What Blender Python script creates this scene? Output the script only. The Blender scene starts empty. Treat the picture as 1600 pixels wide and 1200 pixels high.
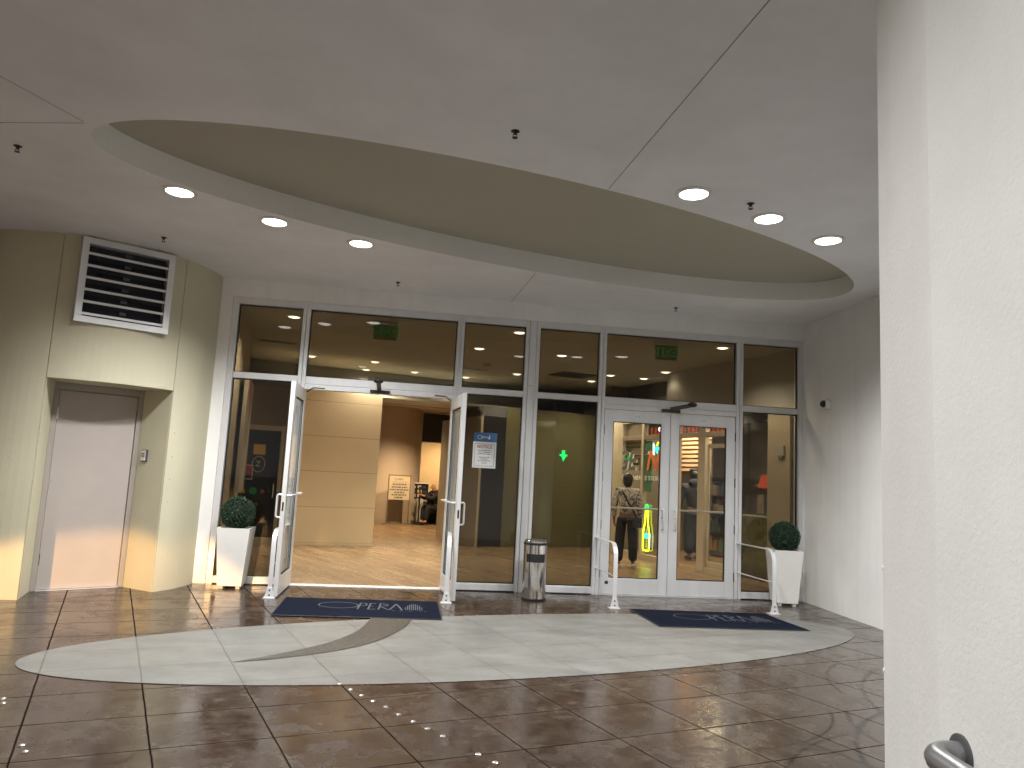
import bpy, math, random
from mathutils import Vector, Matrix
from mathutils.noise import noise as pnoise
random.seed(7)
R = math.radians
sc = bpy.context.scene
COL = sc.collection

# ------------------------------------------------------------------ materials
def new_mat(name):
    m = bpy.data.materials.new(name); m.use_nodes = True
    nt = m.node_tree; nt.nodes.clear()
    return m, nt
def N(nt, typ, **kw):
    n = nt.nodes.new(typ)
    for k, v in kw.items():
        if k in n.inputs: n.inputs[k].default_value = v
        else: setattr(n, k, v)
    return n
def math_node(nt, op, a, b=None, c=None, clamp=False):
    n = nt.nodes.new('ShaderNodeMath'); n.operation = op; n.use_clamp = clamp
    for i, v in enumerate((a, b, c)):
        if v is None: continue
        if isinstance(v, (int, float)): n.inputs[i].default_value = v
        else: nt.links.new(v, n.inputs[i])
    return n.outputs[0]
def mix_col(nt, fac, a, b, blend='MIX'):
    n = nt.nodes.new('ShaderNodeMix'); n.data_type = 'RGBA'; n.blend_type = blend
    for s, v in ((n.inputs[0], fac), (n.inputs[6], a), (n.inputs[7], b)):
        if hasattr(v, 'is_linked') or hasattr(v, 'links'): nt.links.new(v, s)
        elif isinstance(v, (int, float)): s.default_value = v
        else: s.default_value = (*v, 1) if len(v) == 3 else v
    return n.outputs[2]
def noise_out(nt, scale, detail=4, rough=.55, coord=None, dist=0, stretch=None):
    if coord is None: coord = N(nt, 'ShaderNodeTexCoord').outputs['Object']
    if stretch:
        mp = nt.nodes.new('ShaderNodeMapping'); mp.inputs['Scale'].default_value = stretch[:3]
        if len(stretch) > 3: mp.inputs['Rotation'].default_value = (0, 0, stretch[3])
        nt.links.new(coord, mp.inputs[0]); coord = mp.outputs[0]
    n = N(nt, 'ShaderNodeTexNoise', Scale=scale, Detail=detail, Roughness=rough, Distortion=dist)
    nt.links.new(coord, n.inputs['Vector'])
    return n.outputs[0]
def ramp(nt, v, lo, hi, a=0., b=1.):
    n = nt.nodes.new('ShaderNodeMapRange'); n.clamp = True
    nt.links.new(v, n.inputs[0])
    for i, x in enumerate((lo, hi, a, b)): n.inputs[i+1].default_value = x
    return n.outputs[0]
def bump(nt, h, strength=.2, dist=.01):
    b = N(nt, 'ShaderNodeBump', Strength=strength, Distance=dist)
    nt.links.new(h, b.inputs['Height']); return b.outputs[0]
def finish(nt, col, rough, metal=0., normal=None, spec=.5, emit=None, es=0., coat=0.):
    p = N(nt, 'ShaderNodeBsdfPrincipled'); o = N(nt, 'ShaderNodeOutputMaterial')
    for key, v in (('Base Color', col), ('Roughness', rough), ('Metallic', metal), ('Specular IOR Level', spec), ('Coat Weight', coat)):
        s = p.inputs[key]
        if hasattr(v, 'links') : nt.links.new(v, s)
        elif isinstance(v, (int, float)): s.default_value = v
        else: s.default_value = (*v, 1)
    if normal is not None: nt.links.new(normal, p.inputs['Normal'])
    if emit is not None:
        p.inputs['Emission Color'].default_value = (*emit, 1); p.inputs['Emission Strength'].default_value = es
    nt.links.new(p.outputs[0], o.inputs[0])
def plain(name, col, rough=.5, metal=0., var=.12, vscale=3., bscale=None, bstr=.15, bdist=.004, spec=.5, stretch=None):
    m, nt = new_mat(name)
    n = noise_out(nt, vscale, 5, .6, stretch=stretch)
    d = tuple(c*(1-var) for c in col); l = tuple(min(1, c*(1+var)) for c in col)
    c = mix_col(nt, ramp(nt, n, .3, .7), d, l)
    rr = math_node(nt, 'ADD', rough-.05, math_node(nt, 'MULTIPLY', n, .1))
    nor = bump(nt, noise_out(nt, bscale, 4, .6), bstr, bdist) if bscale else None
    finish(nt, c, rr, metal, nor, spec)
    return m
def emit_mat(name, col, s, base=None):
    m, nt = new_mat(name); finish(nt, base or tuple(min(1, c) for c in col), .4, emit=col, es=s); return m
def glass_mat(name, tint, refl=1.0, rough=0.0):
    m, nt = new_mat(name)
    t = N(nt, 'ShaderNodeBsdfTransparent'); t.inputs[0].default_value = (*tint, 1)
    g = N(nt, 'ShaderNodeBsdfGlossy', Roughness=rough); g.inputs[0].default_value = (.95, .97, 1, 1)
    lw = N(nt, 'ShaderNodeFresnel', IOR=1.5)
    f = math_node(nt, 'MULTIPLY', lw.outputs[0], refl, clamp=True)
    mx = N(nt, 'ShaderNodeMixShader'); o = N(nt, 'ShaderNodeOutputMaterial')
    nt.links.new(f, mx.inputs[0]); nt.links.new(t.outputs[0], mx.inputs[1]); nt.links.new(g.outputs[0], mx.inputs[2])
    nt.links.new(mx.outputs[0], o.inputs[0]); return m

def plaster(name, col, var=.06, streak=.0, bstr=.25, bscale=60):
    m, nt = new_mat(name)
    n = noise_out(nt, 1.3, 6, .6)
    c = mix_col(nt, ramp(nt, n, .3, .7), tuple(x*(1-var) for x in col), tuple(min(1, x*(1+var)) for x in col))
    if streak:
        s = noise_out(nt, 3., 4, .6, stretch=(2.2, 2.2, .12))
        c = mix_col(nt, ramp(nt, s, .5, .75, 0, streak), c, tuple(x*.8 for x in col))
    h = noise_out(nt, bscale, 5, .65); h2 = noise_out(nt, 4, 3, .5)
    nor = bump(nt, math_node(nt, 'ADD', h, math_node(nt, 'MULTIPLY', h2, 1.4)), bstr, .006)
    finish(nt, c, .75, normal=nor, spec=.3); return m

def dotn(nt, coord, n2):
    v = N(nt, 'ShaderNodeVectorMath', operation='DOT_PRODUCT'); nt.links.new(coord, v.inputs[0]); v.inputs[1].default_value = (*n2, 0)
    return v.outputs['Value']
GA = (math.sin(R(118)), -math.cos(R(118)))      # tile joints, first family
GB = (-math.sin(R(24.5)), math.cos(R(24.5)))    # second family
def tile_lines(nt, co, w):
    wob = math_node(nt, 'MULTIPLY', math_node(nt, 'SUBTRACT', noise_out(nt, 5, 3), .5), .008)
    a = math_node(nt, 'ADD', dotn(nt, co, GA), wob); b = math_node(nt, 'ADD', dotn(nt, co, GB), wob)
    a = math_node(nt, 'SUBTRACT', a, -.262); b = math_node(nt, 'SUBTRACT', b, 2.945)
    da = math_node(nt, 'PINGPONG', a, .553/2); db = math_node(nt, 'PINGPONG', b, .504/2)
    la = ramp(nt, da, w*.5, w*1.1, 1, 0); lb = ramp(nt, db, w*.5, w*1.1, 1, 0)
    ia = math_node(nt, 'FLOOR', math_node(nt, 'DIVIDE', a, .553)); ib = math_node(nt, 'FLOOR', math_node(nt, 'DIVIDE', b, .504))
    cx = N(nt, 'ShaderNodeCombineXYZ'); nt.links.new(ia, cx.inputs[0]); nt.links.new(ib, cx.inputs[1])
    wn = N(nt, 'ShaderNodeTexWhiteNoise'); nt.links.new(cx.outputs[0], wn.inputs[0])
    edge = math_node(nt, 'MINIMUM', da, db)
    return math_node(nt, 'MAXIMUM', la, lb), wn.outputs[0], edge

def paving():
    m, nt = new_mat('stained_wet_paving')
    co = N(nt, 'ShaderNodeTexCoord').outputs['Object']
    line, cell, edge = tile_lines(nt, co, .0065)
    n1 = noise_out(nt, 1.6, 7, .62, dist=.6); n2 = noise_out(nt, 7, 6, .65, dist=.4); n3 = noise_out(nt, .5, 3, .5)
    c = mix_col(nt, ramp(nt, n1, .32, .68), (.035, .0165, .010), (.04, .027, .020))
    nv = noise_out(nt, 3.4, 8, .7, dist=1.6); veins = ramp(nt, math_node(nt, 'ABSOLUTE', math_node(nt, 'SUBTRACT', nv, .5)), .0, .045, 1, 0)
    c = mix_col(nt, ramp(nt, n2, .44, .72, 0, .8), c, (.068, .052, .039))
    c = mix_col(nt, math_node(nt, 'MULTIPLY', veins, .45), c, (.085, .067, .05))
    dk = ramp(nt, noise_out(nt, 1.1, 6, .68, dist=1.2), .50, .70, 0, .75)
    c = mix_col(nt, dk, c, (.020, .0095, .006))
    c = mix_col(nt, math_node(nt, 'MULTIPLY', cell, .4), c, (.04, .025, .018))
    c = mix_col(nt, ramp(nt, n3, .45, .7, 0, .35), c, (.032, .022, .016))
    # greyer, paler paving toward the right hand wall
    x = N(nt, 'ShaderNodeSeparateXYZ'); nt.links.new(co, x.inputs[0])
    c = mix_col(nt, ramp(nt, x.outputs[0], .3, 3.2, 0, .55), c, (.075, .067, .056))
    # worn pale rims of the tiles
    c = mix_col(nt, math_node(nt, 'MULTIPLY', ramp(nt, edge, .01, .05, 1, 0), ramp(nt, n2, .4, .7, 0, .5)), c, (.095, .078, .06))
    # tyre scuffs: arcs of circles broken up by noise
    brk = ramp(nt, noise_out(nt, 2.3, 4, .6),   .42, .5)
    for cx, cy, r, w in ((3.4, 3.6, 1.55, .016), (3.0, 4.4, .9, .012), (1.1, 5.0, 1.0, .01), (4.3, 4.6, 1.9, .014), (.2, 3.0, 1.9, .012), (2.6, 3.2, 1.3, .01), (3.6, 5.2, 1.25, .012)):
        d = N(nt, 'ShaderNodeVectorMath', operation='DISTANCE'); nt.links.new(co, d.inputs[0]); d.inputs[1].default_value = (cx, cy, 0)
        k = math_node(nt, 'ABSOLUTE', math_node(nt, 'SUBTRACT', d.outputs['Value'], r))
        k = math_node(nt, 'MULTIPLY', ramp(nt, k, w*.5, w*1.4, .85, 0), brk)
        c = mix_col(nt, k, c, (.012, .01, .009))
    sp = ramp(nt, noise_out(nt, 17, 2, .5), .73, .76)
    c = mix_col(nt, math_node(nt, 'MULTIPLY', sp, .7), c, (.03, .025, .022))
    c = mix_col(nt, line, c, (.012, .007, .005))
    wet = noise_out(nt, 2.2, 6, .65, dist=.5)
    rg = math_node(nt, 'ADD', math_node(nt, 'ADD', ramp(nt, wet, .34, .68, .06, .32), ramp(nt, n2, .45, .7, 0, .16)), math_node(nt, 'MULTIPLY', line, .5))
    h = math_node(nt, 'SUBTRACT', math_node(nt, 'ADD', math_node(nt, 'MULTIPLY', n2, .35), math_node(nt, 'MULTIPLY', noise_out(nt, 38, 5, .6), .22)), math_node(nt, 'MULTIPLY', line, .15))
    finish(nt, c, rg, normal=bump(nt, h, .34, .006), spec=math_node(nt, 'MULTIPLY', math_node(nt, 'SUBTRACT', 1., line), .42)); return m
def inlay_stone():
    m, nt = new_mat('pale_oval_stone')
    co = N(nt, 'ShaderNodeTexCoord').outputs['Object']
    line, cell, edge = tile_lines(nt, co, .0055)
    n1 = noise_out(nt, 1.8, 6, .6, stretch=(1, 2.2, 1, R(-25))); n2 = noise_out(nt, 9, 5, .6)
    c = mix_col(nt, ramp(nt, n1, .35, .68), (.125, .123, .113), (.18, .178, .165))
    c = mix_col(nt, math_node(nt, 'MULTIPLY', cell, .35), c, (.15, .147, .136))
    c = mix_col(nt, ramp(nt, n2, .5, .75, 0, .35), c, (.115, .112, .102))
    c = mix_col(nt, math_node(nt, 'MULTIPLY', line, .75), c, (.06, .055, .048))
    rg = ramp(nt, noise_out(nt, 3, 5, .6), .3, .7, .33, .55)
    h = math_node(nt, 'SUBTRACT', math_node(nt, 'MULTIPLY', n2, .2), line)
    finish(nt, c, rg, normal=bump(nt, h, .2, .004), spec=.4); return m
def mosaic():
    m, nt = new_mat('pebble_mosaic')
    co = N(nt, 'ShaderNodeTexCoord').outputs['Object']
    v = N(nt, 'ShaderNodeTexVoronoi', Scale=105.); nt.links.new(co, v.inputs['Vector'])
    sepn = N(nt, 'ShaderNodeSeparateColor'); nt.links.new(v.outputs['Color'], sepn.inputs[0])
    c = mix_col(nt, sepn.outputs[0], (.03, .025, .018), (.135, .118, .088))
    c = mix_col(nt, ramp(nt, v.outputs['Distance'], .35, .6), c, (.03, .026, .02))
    finish(nt, c, .5, normal=bump(nt, math_node(nt, 'MULTIPLY', v.outputs['Distance'], -1), .5, .01)); return m
def woodfloor():
    m, nt = new_mat('lobby_wood_planks')
    co = N(nt, 'ShaderNodeTexCoord').outputs['Object']
    ang = R(-53)
    mp = nt.nodes.new('ShaderNodeMapping'); mp.inputs['Rotation'].default_value = (0, 0, -ang); nt.links.new(co, mp.inputs[0])
    br = N(nt, 'ShaderNodeTexBrick', Scale=1., offset=.37); nt.links.new(mp.outputs[0], br.inputs['Vector'])
    br.inputs['Brick Width'].default_value = 1.25; br.inputs['Row Height'].default_value = .15; br.inputs['Mortar Size'].default_value = .003
    br.inputs['Color1'].default_value = (.20, .135, .075, 1); br.inputs['Color2'].default_value = (.33, .235, .14, 1); br.inputs['Mortar'].default_value = (.12, .08, .05, 1)
    g = noise_out(nt, 3.2, 6, .65, coord=mp.outputs[0], stretch=(.35, 6, 1), dist=.5)
    c = mix_col(nt, ramp(nt, g, .38, .62, 0, .85), br.outputs[0], (.125, .073, .038))
    finish(nt, c, ramp(nt, g, .3, .7, .22, .38), normal=bump(nt, g, .08, .002)); return m
def panel_mat(name, col, rough=.35, jv=.606, jx=1.2, sh=0., joint=.55):
    m, nt = new_mat(name)
    co = N(nt, 'ShaderNodeTexCoord').outputs['Object']
    s = N(nt, 'ShaderNodeSeparateXYZ'); nt.links.new(co, s.inputs[0])
    d = math_node(nt, 'PINGPONG', math_node(nt, 'ADD', s.outputs[2], sh), jv/2)
    line = ramp(nt, d, .003, .007, 1, 0)
    n = noise_out(nt, 1.1, 4, .5)
    c = mix_col(nt, ramp(nt, n, .3, .7), tuple(x*.93 for x in col), tuple(x*1.05 for x in col))
    c = mix_col(nt, line, c, tuple(x*joint for x in col))
    finish(nt, c, rough, normal=bump(nt, math_node(nt, 'MULTIPLY', line, -1), .3, .004), spec=.5); return m
def camo():
    m, nt = new_mat('printed_wrap')
    a = noise_out(nt, 5, 5, .6, dist=1.5); b = noise_out(nt, 9, 4, .6, dist=1.)
    c = mix_col(nt, ramp(nt, a, .4, .56), (.06, .07, .055), (.24, .25, .18))
    c = mix_col(nt, ramp(nt, b, .56, .62), c, (.5, .4, .1))
    c = mix_col(nt, ramp(nt, b, .36, .32), c, (.01, .012, .01))
    finish(nt, c, .4); return m
def patterned():
    m, nt = new_mat('printed_jacket_cloth')
    a = noise_out(nt, 13, 4, .6, dist=1.2); b = noise_out(nt, 21, 3, .6)
    c = mix_col(nt, ramp(nt, a, .44, .5), (.03, .03, .028), (.34, .3, .25))
    c = mix_col(nt, ramp(nt, b, .58, .63), c, (.5, .46, .4))
    finish(nt, c, .8); return m
def painting():
    m, nt = new_mat('abstract_canvas_paint')
    a = noise_out(nt, 1.6, 5, .6, stretch=(1, 1, .35), dist=.8); b = noise_out(nt, 2.6, 4, .6, stretch=(1, 1, .3), dist=1.2)
    c = mix_col(nt, ramp(nt, a, .35, .7), (.3, .25, .18), (.58, .5, .38))
    c = mix_col(nt, ramp(nt, b, .6, .66), c, (.05, .035, .025))
    finish(nt, c, .6); return m

M = {}
M['plaster_white'] = plaster('white_plaster', (.80, .795, .775), streak=.3)
M['pier_plaster'] = plaster('rough_cream_plaster', (.80, .79, .755), var=.08, streak=.18, bstr=.27, bscale=85)
M['tower'] = plaster('khaki_plaster', (.52, .49, .36), streak=.12)
M['ceiling'] = plaster('grey_ceiling_plaster', (.80, .805, .82), var=.07, bstr=.15)
M['recess'] = plaster('olive_ceiling_paint', (.41, .39, .315), var=.03, bstr=.1)
M['cove'] = plaster('pale_grey_cove_paint', (.8, .8, .77), var=.03, bstr=.1)
M['joint'] = plain('dark_control_joint', (.2, .195, .19), .8)
M['alu'] = plain('brushed_aluminium', (.66, .665, .67), .38, .35, var=.06, vscale=6, stretch=(1, 1, .15))
M['alu_dark'] = plain('aluminium_seam', (.1, .1, .105), .5, .5)
M['steel'] = plain('polished_steel', (.72, .7, .67), .1, 1., var=.08, vscale=2, stretch=(3, 3, .2))
M['gasket'] = plain('black_rubber_gasket', (.008, .008, .009), .5)
M['black'] = plain('black_plastic', (.012, .012, .013), .35)
M['black_metal'] = plain('black_metal', (.02, .02, .02), .4, .3)
M['glass'] = glass_mat('tinted_storefront_glass', (.53, .525, .495), .5)
M['door_glass'] = glass_mat('lightly_tinted_door_glass', (.74, .73, .69), .35)
M['clear'] = glass_mat('clear_glass', (.92, .93, .91), .25)
M['doorleaf'] = plain('taupe_door_paint', (.40, .355, .325), .5, var=.04)
M['doorframe'] = plain('grey_door_frame_paint', (.33, .30, .26), .5, var=.04)
M['pot'] = plain('white_planter_fibreglass', (.72, .71, .68), .45, var=.04)
M['leaf'] = plain('boxwood_leaf', (.017, .046, .02), .55, var=.5, vscale=40)
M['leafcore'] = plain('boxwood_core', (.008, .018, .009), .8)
M['mat'] = plain('navy_carpet_mat', (.004, .0065, .016), .95, var=.15, vscale=60, bscale=250, bstr=.6, spec=.08)
M['matedge'] = plain('black_mat_rubber', (.008, .008, .01), .7)
M['matprint'] = plain('grey_mat_print', (.07, .075, .09), .9, vscale=60)
M['paving'] = paving(); M['inlay'] = inlay_stone(); M['mosaic'] = mosaic(); M['wood'] = woodfloor()
M['panel'] = panel_mat('beige_laminate_panel', (.56, .455, .30), .3, sh=-.05)
M['panel_olive'] = panel_mat('olive_glass_panel', (.13, .12, .06), .12, sh=-.05, joint=.6)
M['bulkhead'] = plain('charcoal_wall_paint', (.10, .096, .092), .6, var=.04)
M['lobby_ceiling'] = plain('lobby_ceiling_paint', (.42, .40, .33), .8, var=.03)
M['greywall'] = plain('grey_wall_paint', (.30, .29, .27), .6, var=.04)
M['paleupper'] = plain('pale_grey_wall_paint', (.42, .40, .35), .6, var=.04)
M['beige'] = plain('beige_wall_paint', (.46, .38, .26), .6, var=.04)
M['brownwall'] = plain('dark_brown_wall', (.16, .125, .085), .5, var=.08)
M['colgold'] = plain('taupe_column_paint', (.50, .41, .32), .5, var=.04)
M['warmwall'] = plain('warm_wall_paint', (.55, .42, .24), .6, var=.05)
M['corridor_paint'] = plain('peach_ceiling_paint', (.56, .46, .35), .7, var=.03)
M['bluewall'] = plain('slate_blue_panel', (.055, .06, .075), .4)
M['darkbox'] = plain('black_lift_panel', (.016, .016, .017), .35)
M['white'] = plain('white_enamel', (.75, .75, .73), .4, var=.03)
M['paper'] = plain('white_paper_sheet', (.72, .72, .72), .6, var=.02)
M['ink'] = plain('grey_print_ink', (.1, .1, .11), .6)
M['redink'] = plain('dark_red_ink', (.33, .035, .05), .6)
M['bluelabel'] = plain('blue_print_header', (.035, .115, .27), .5, var=.05)
M['frosted'] = plain('white_vinyl_print', (.7, .7, .68), .5)
M['framebeige'] = plain('champagne_aluminium', (.52, .45, .33), .4, .35, var=.05)
M['camo'] = camo(); M['jacket'] = patterned(); M['painting'] = painting()
M['skin'] = plain('skin_tone', (.32, .18, .12), .5, var=.06)
M['skin_dark'] = plain('skin_tone_brown', (.14, .075, .05), .5, var=.06)
M['skin_pale'] = plain('skin_tone_ruddy', (.42, .2, .12), .5, var=.06)
M['hair'] = plain('black_hair', (.01, .009, .009), .5, bscale=60, bstr=.5)
M['blackcloth'] = plain('black_cloth', (.005, .005, .006), .85)
M['navycloth'] = plain('dark_navy_cloth', (.006, .007, .011), .85)
M['shoe'] = plain('pale_shoe_canvas', (.4, .35, .3), .6)
M['card'] = plain('brown_cardboard', (.36, .24, .13), .7)
M['yellow'] = plain('yellow_plastic', (.62, .40, .05), .45)
M['red'] = plain('red_paint', (.42, .06, .035), .5)
M['greenp'] = plain('green_paint', (.02, .26, .1), .5)
M['slat'] = plain('peach_wood_slat', (.60, .38, .22), .5, var=.1)
M['vinylgrey'] = plain('grey_vinyl_letter', (.10, .095, .085), .4)
M['orange'] = plain('orange_vinyl_letter', (.62, .14, .02), .4)
M['lamp'] = emit_mat('lit_lamp_lens', (1, .97, .9), 14)
M['lampw'] = emit_mat('lit_warm_lamp_lens', (1, .86, .62), 9)
M['neony'] = emit_mat('lit_yellow_neon', (.78, 1, .02), 5)
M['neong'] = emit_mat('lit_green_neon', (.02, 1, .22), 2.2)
M['neonc'] = emit_mat('lit_cyan_neon', (.02, .9, .85), 3)
M['neonw'] = emit_mat('lit_white_sign', (.9, .95, 1), 3)
M['neonr'] = emit_mat('lit_red_sign', (.9, .12, .05), .55)
M['neono'] = emit_mat('lit_orange_sign', (1, .3, .03), 2.)
M['exitgreen'] = emit_mat('lit_exit_green', (.03, .4, .10), .13)
M['exitplate'] = glass_mat('exit_sign_plate', (.55, .62, .5), 1.)
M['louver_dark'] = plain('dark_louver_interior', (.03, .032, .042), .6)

# ------------------------------------------------------------------ mesh builder
class MB:
    def __init__(s, xf=None): s.V = []; s.F = []; s.S = []; s.xf = xf
    def v(s, p): s.V.append(s.xf @ Vector(p) if s.xf else Vector(p)); return len(s.V)-1
    def f(s, idx, smooth=False): s.F.append(list(idx)); s.S.append(smooth)
    def poly(s, pts, smooth=False): s.f([s.v(p) for p in pts], smooth)
    def box(s, x0, x1, y0, y1, z0, z1):
        i = [s.v((x, y, z)) for x in (x0, x1) for y in (y0, y1) for z in (z0, z1)]
        for a in ((0, 1, 3, 2), (4, 6, 7, 5), (0, 4, 5, 1), (2, 3, 7, 6), (0, 2, 6, 4), (1, 5, 7, 3)): s.f([i[k] for k in a])
        return s
    def prism(s, pts, z0, z1, smooth=False):
        n = len(pts); a = [s.v((p[0], p[1], z0)) for p in pts]; b = [s.v((p[0], p[1], z1)) for p in pts]
        s.f(a[::-1]); s.f(b)
        for k in range(n): s.f((a[k], a[(k+1) % n], b[(k+1) % n], b[k]), smooth)
        return s
    def hexa(s, lo, hi):
        a = [s.v(p) for p in lo]; b = [s.v(p) for p in hi]; n = len(a)
        s.f(a[::-1]); s.f(b)
        for k in range(n): s.f((a[k], a[(k+1) % n], b[(k+1) % n], b[k]))
        return s
    def tube(s, path, r, seg=10, cap=True):
        P = [Vector(p) for p in path]; rs = r if isinstance(r, (list, tuple)) else [r]*len(P); rings = []
        ref = None
        for k, p in enumerate(P):
            d = (P[min(k+1, len(P)-1)]-P[max(k-1, 0)]).normalized()
            if ref is None: ref = d.orthogonal().normalized()
            ref = (ref-d*ref.dot(d)).normalized(); o = d.cross(ref)
            rings.append([s.v(p+(ref*math.cos(2*math.pi*j/seg)+o*math.sin(2*math.pi*j/seg))*rs[k]) for j in range(seg)])
        for a, b in zip(rings, rings[1:]):
            for j in range(seg): s.f((a[j], a[(j+1) % seg], b[(j+1) % seg], b[j]), True)
        if cap: s.f(rings[0][::-1]); s.f(rings[-1])
        return s
    def strap(s, path, w, th, side):
        P = [Vector(p) for p in path]; side = Vector(side).normalized(); rings = []
        for k, p in enumerate(P):
            d = (P[min(k+1, len(P)-1)]-P[max(k-1, 0)]).normalized(); n = d.cross(side).normalized()
            rings.append([s.v(p+side*a*w/2+n*b*th/2) for a, b in ((-1, -1), (1, -1), (1, 1), (-1, 1))])
        for a, b in zip(rings, rings[1:]):
            for j in range(4): s.f((a[j], a[(j+1) % 4], b[(j+1) % 4], b[j]), True)
        s.f(rings[0][::-1]); s.f(rings[-1]); return s
    def lathe(s, prof, c=(0, 0, 0), seg=28, smooth=True):
        rings = []
        for r, z in prof:
            if r < 1e-6: rings.append([s.v((c[0], c[1], c[2]+z))])
            else: rings.append([s.v((c[0]+r*math.cos(2*math.pi*j/seg), c[1]+r*math.sin(2*math.pi*j/seg), c[2]+z)) for j in range(seg)])
        for a, b in zip(rings, rings[1:]):
            for j in range(seg):
                k = (j+1) % seg
                if len(a) == 1 and len(b) == 1: continue
                if len(a) == 1: s.f((a[0], b[k], b[j]), smooth)
                elif len(b) == 1: s.f((a[j], a[k], b[0]), smooth)
                else: s.f((a[j], a[k], b[k], b[j]), smooth)
        return s
    def ball(s, c, rx, ry=None, rz=None, seg=16, rings=10):
        ry = ry or rx; rz = rz or rx; R_ = []
        for i in range(rings+1):
            t = math.pi*i/rings
            if i in (0, rings): R_.append([s.v((c[0], c[1], c[2]-rz*math.cos(t)))])
            else: R_.append([s.v((c[0]+rx*math.sin(t)*math.cos(2*math.pi*j/seg), c[1]+ry*math.sin(t)*math.sin(2*math.pi*j/seg), c[2]-rz*math.cos(t))) for j in range(seg)])
        for a, b in zip(R_, R_[1:]):
            for j in range(seg):
                k = (j+1) % seg
                if len(a) == 1: s.f((a[0], b[k], b[j]), True)
                elif len(b) == 1: s.f((a[j], a[k], b[0]), True)
                else: s.f((a[j], a[k], b[k], b[j]), True)
        return s
    def build(s, name, mat, parent=None, bevel=0., sharp=35, loc=None):
        me = bpy.data.meshes.new(name)
        base = Vector(loc) if loc is not None else (parent_world(parent) if parent else Vector((0, 0, 0)))
        me.from_pydata([p-base for p in s.V], [], s.F)
        me.polygons.foreach_set('use_smooth', s.S)
        me.validate(); me.update()
        import bmesh
        bm = bmesh.new(); bm.from_mesh(me); bmesh.ops.recalc_face_normals(bm, faces=bm.faces); bm.to_mesh(me); bm.free()
        if any(s.S): me.set_sharp_from_angle(angle=R(sharp))
        o = bpy.data.objects.new(name, me); COL.objects.link(o)
        me.materials.append(M[mat] if isinstance(mat, str) else mat)
        if parent: o.parent = parent; o.location = base-parent_world(parent)
        else: o.location = base
        if bevel:
            b = o.modifiers.new('edge', 'BEVEL'); b.width = bevel; b.segments = 2; b.limit_method = 'ANGLE'; b.angle_limit = R(40)
        return o
def parent_world(o):
    p = Vector(o.location)
    while o.parent: o = o.parent; p += o.location
    return p
def tag(o, label, cat, group=None):
    o['label'] = label; o['category'] = cat
    if group: o['group'] = group
    return o
def thing(name, label, cat, loc=(0, 0, 0), rz=0, group=None):
    o = bpy.data.objects.new(name, None); COL.objects.link(o); o.location = loc; o.rotation_euler = (0, 0, rz); o.empty_display_size = .1
    return tag(o, label, cat, group)
def struct(o): o['kind'] = 'structure'; return o
def frame(o, ang): return Matrix.Translation(Vector((o[0], o[1], o[2] if len(o) > 2 else 0))) @ Matrix.Rotation(ang, 4, 'Z')
def copy_tree(o, parent=None):
    c = o.copy(); COL.objects.link(c)
    if parent: c.parent = parent
    for ch in list(o.children): copy_tree(ch, c)
    return c
def text_mesh(body, size, mirror=False, bold=0., italic=0., sx=1., align='CENTER'):
    cu = bpy.data.curves.new('txt', 'FONT'); cu.body = body; cu.size = size; cu.align_x = align; cu.align_y = 'CENTER'
    cu.offset = bold; cu.shear = italic; cu.extrude = .0015
    o = bpy.data.objects.new('txt', cu); COL.objects.link(o)
    dg = bpy.context.evaluated_depsgraph_get(); me = bpy.data.meshes.new_from_object(o.evaluated_get(dg))
    V = [Vector((v.co.x*sx*(-1 if mirror else 1), v.co.y, v.co.z)) for v in me.vertices]; F = [list(p.vertices) for p in me.polygons]
    bpy.data.objects.remove(o); bpy.data.curves.remove(cu); bpy.data.meshes.remove(me)
    return V, F
def add_text(mb, body, size, at, mode='wall', **kw):      # wall: text x->local x, text y->local z, facing -y ; floor: lies on z
    V, F = text_mesh(body, size, **kw); b = len(mb.V)
    for p in V: mb.v((at[0]+p.x, at[1]-p.z, at[2]+p.y) if mode == 'wall' else (at[0]+p.x, at[1]+p.y, at[2]+p.z))
    for f in F: mb.f([b+i for i in f])

# ------------------------------------------------------------------ frames of reference
CH = 1.345
K = (.2232, 8.8979); A1, A2 = .14836, .11987
S1, S2 = frame(K, A1), frame(K, A2)
U = R(24.5)
BW = frame((-2.31, 13.2), U)
FC = frame((2.85, 12.35), R(-68))
ZC = 3.455; ZI = 3.25
def w1(t, d=0, z=0): return S1 @ Vector((t, d, z))
def w2(t, d=0, z=0): return S2 @ Vector((t, d, z))
def ell(c, a, b, ang, n=120):
    ca, sa = math.cos(ang), math.sin(ang)
    return [(c[0]+a*math.cos(t)*ca-b*math.sin(t)*sa, c[1]+a*math.cos(t)*sa+b*math.sin(t)*ca) for t in (2*math.pi*k/n for k in range(n))]

# ------------------------------------------------------------------ ground
g = MB(); g.poly([(-60, -60, 0), (60, -60, 0), (60, 60, 0), (-60, 60, 0)]); struct(g.build('paving', 'paving'))
g = MB(); g.poly([(x, y, .004) for x, y in ell((.17, 6.29), 3.53, 1.07, R(22.6))]); struct(g.build('oval_inlay', 'inlay'))
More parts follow.
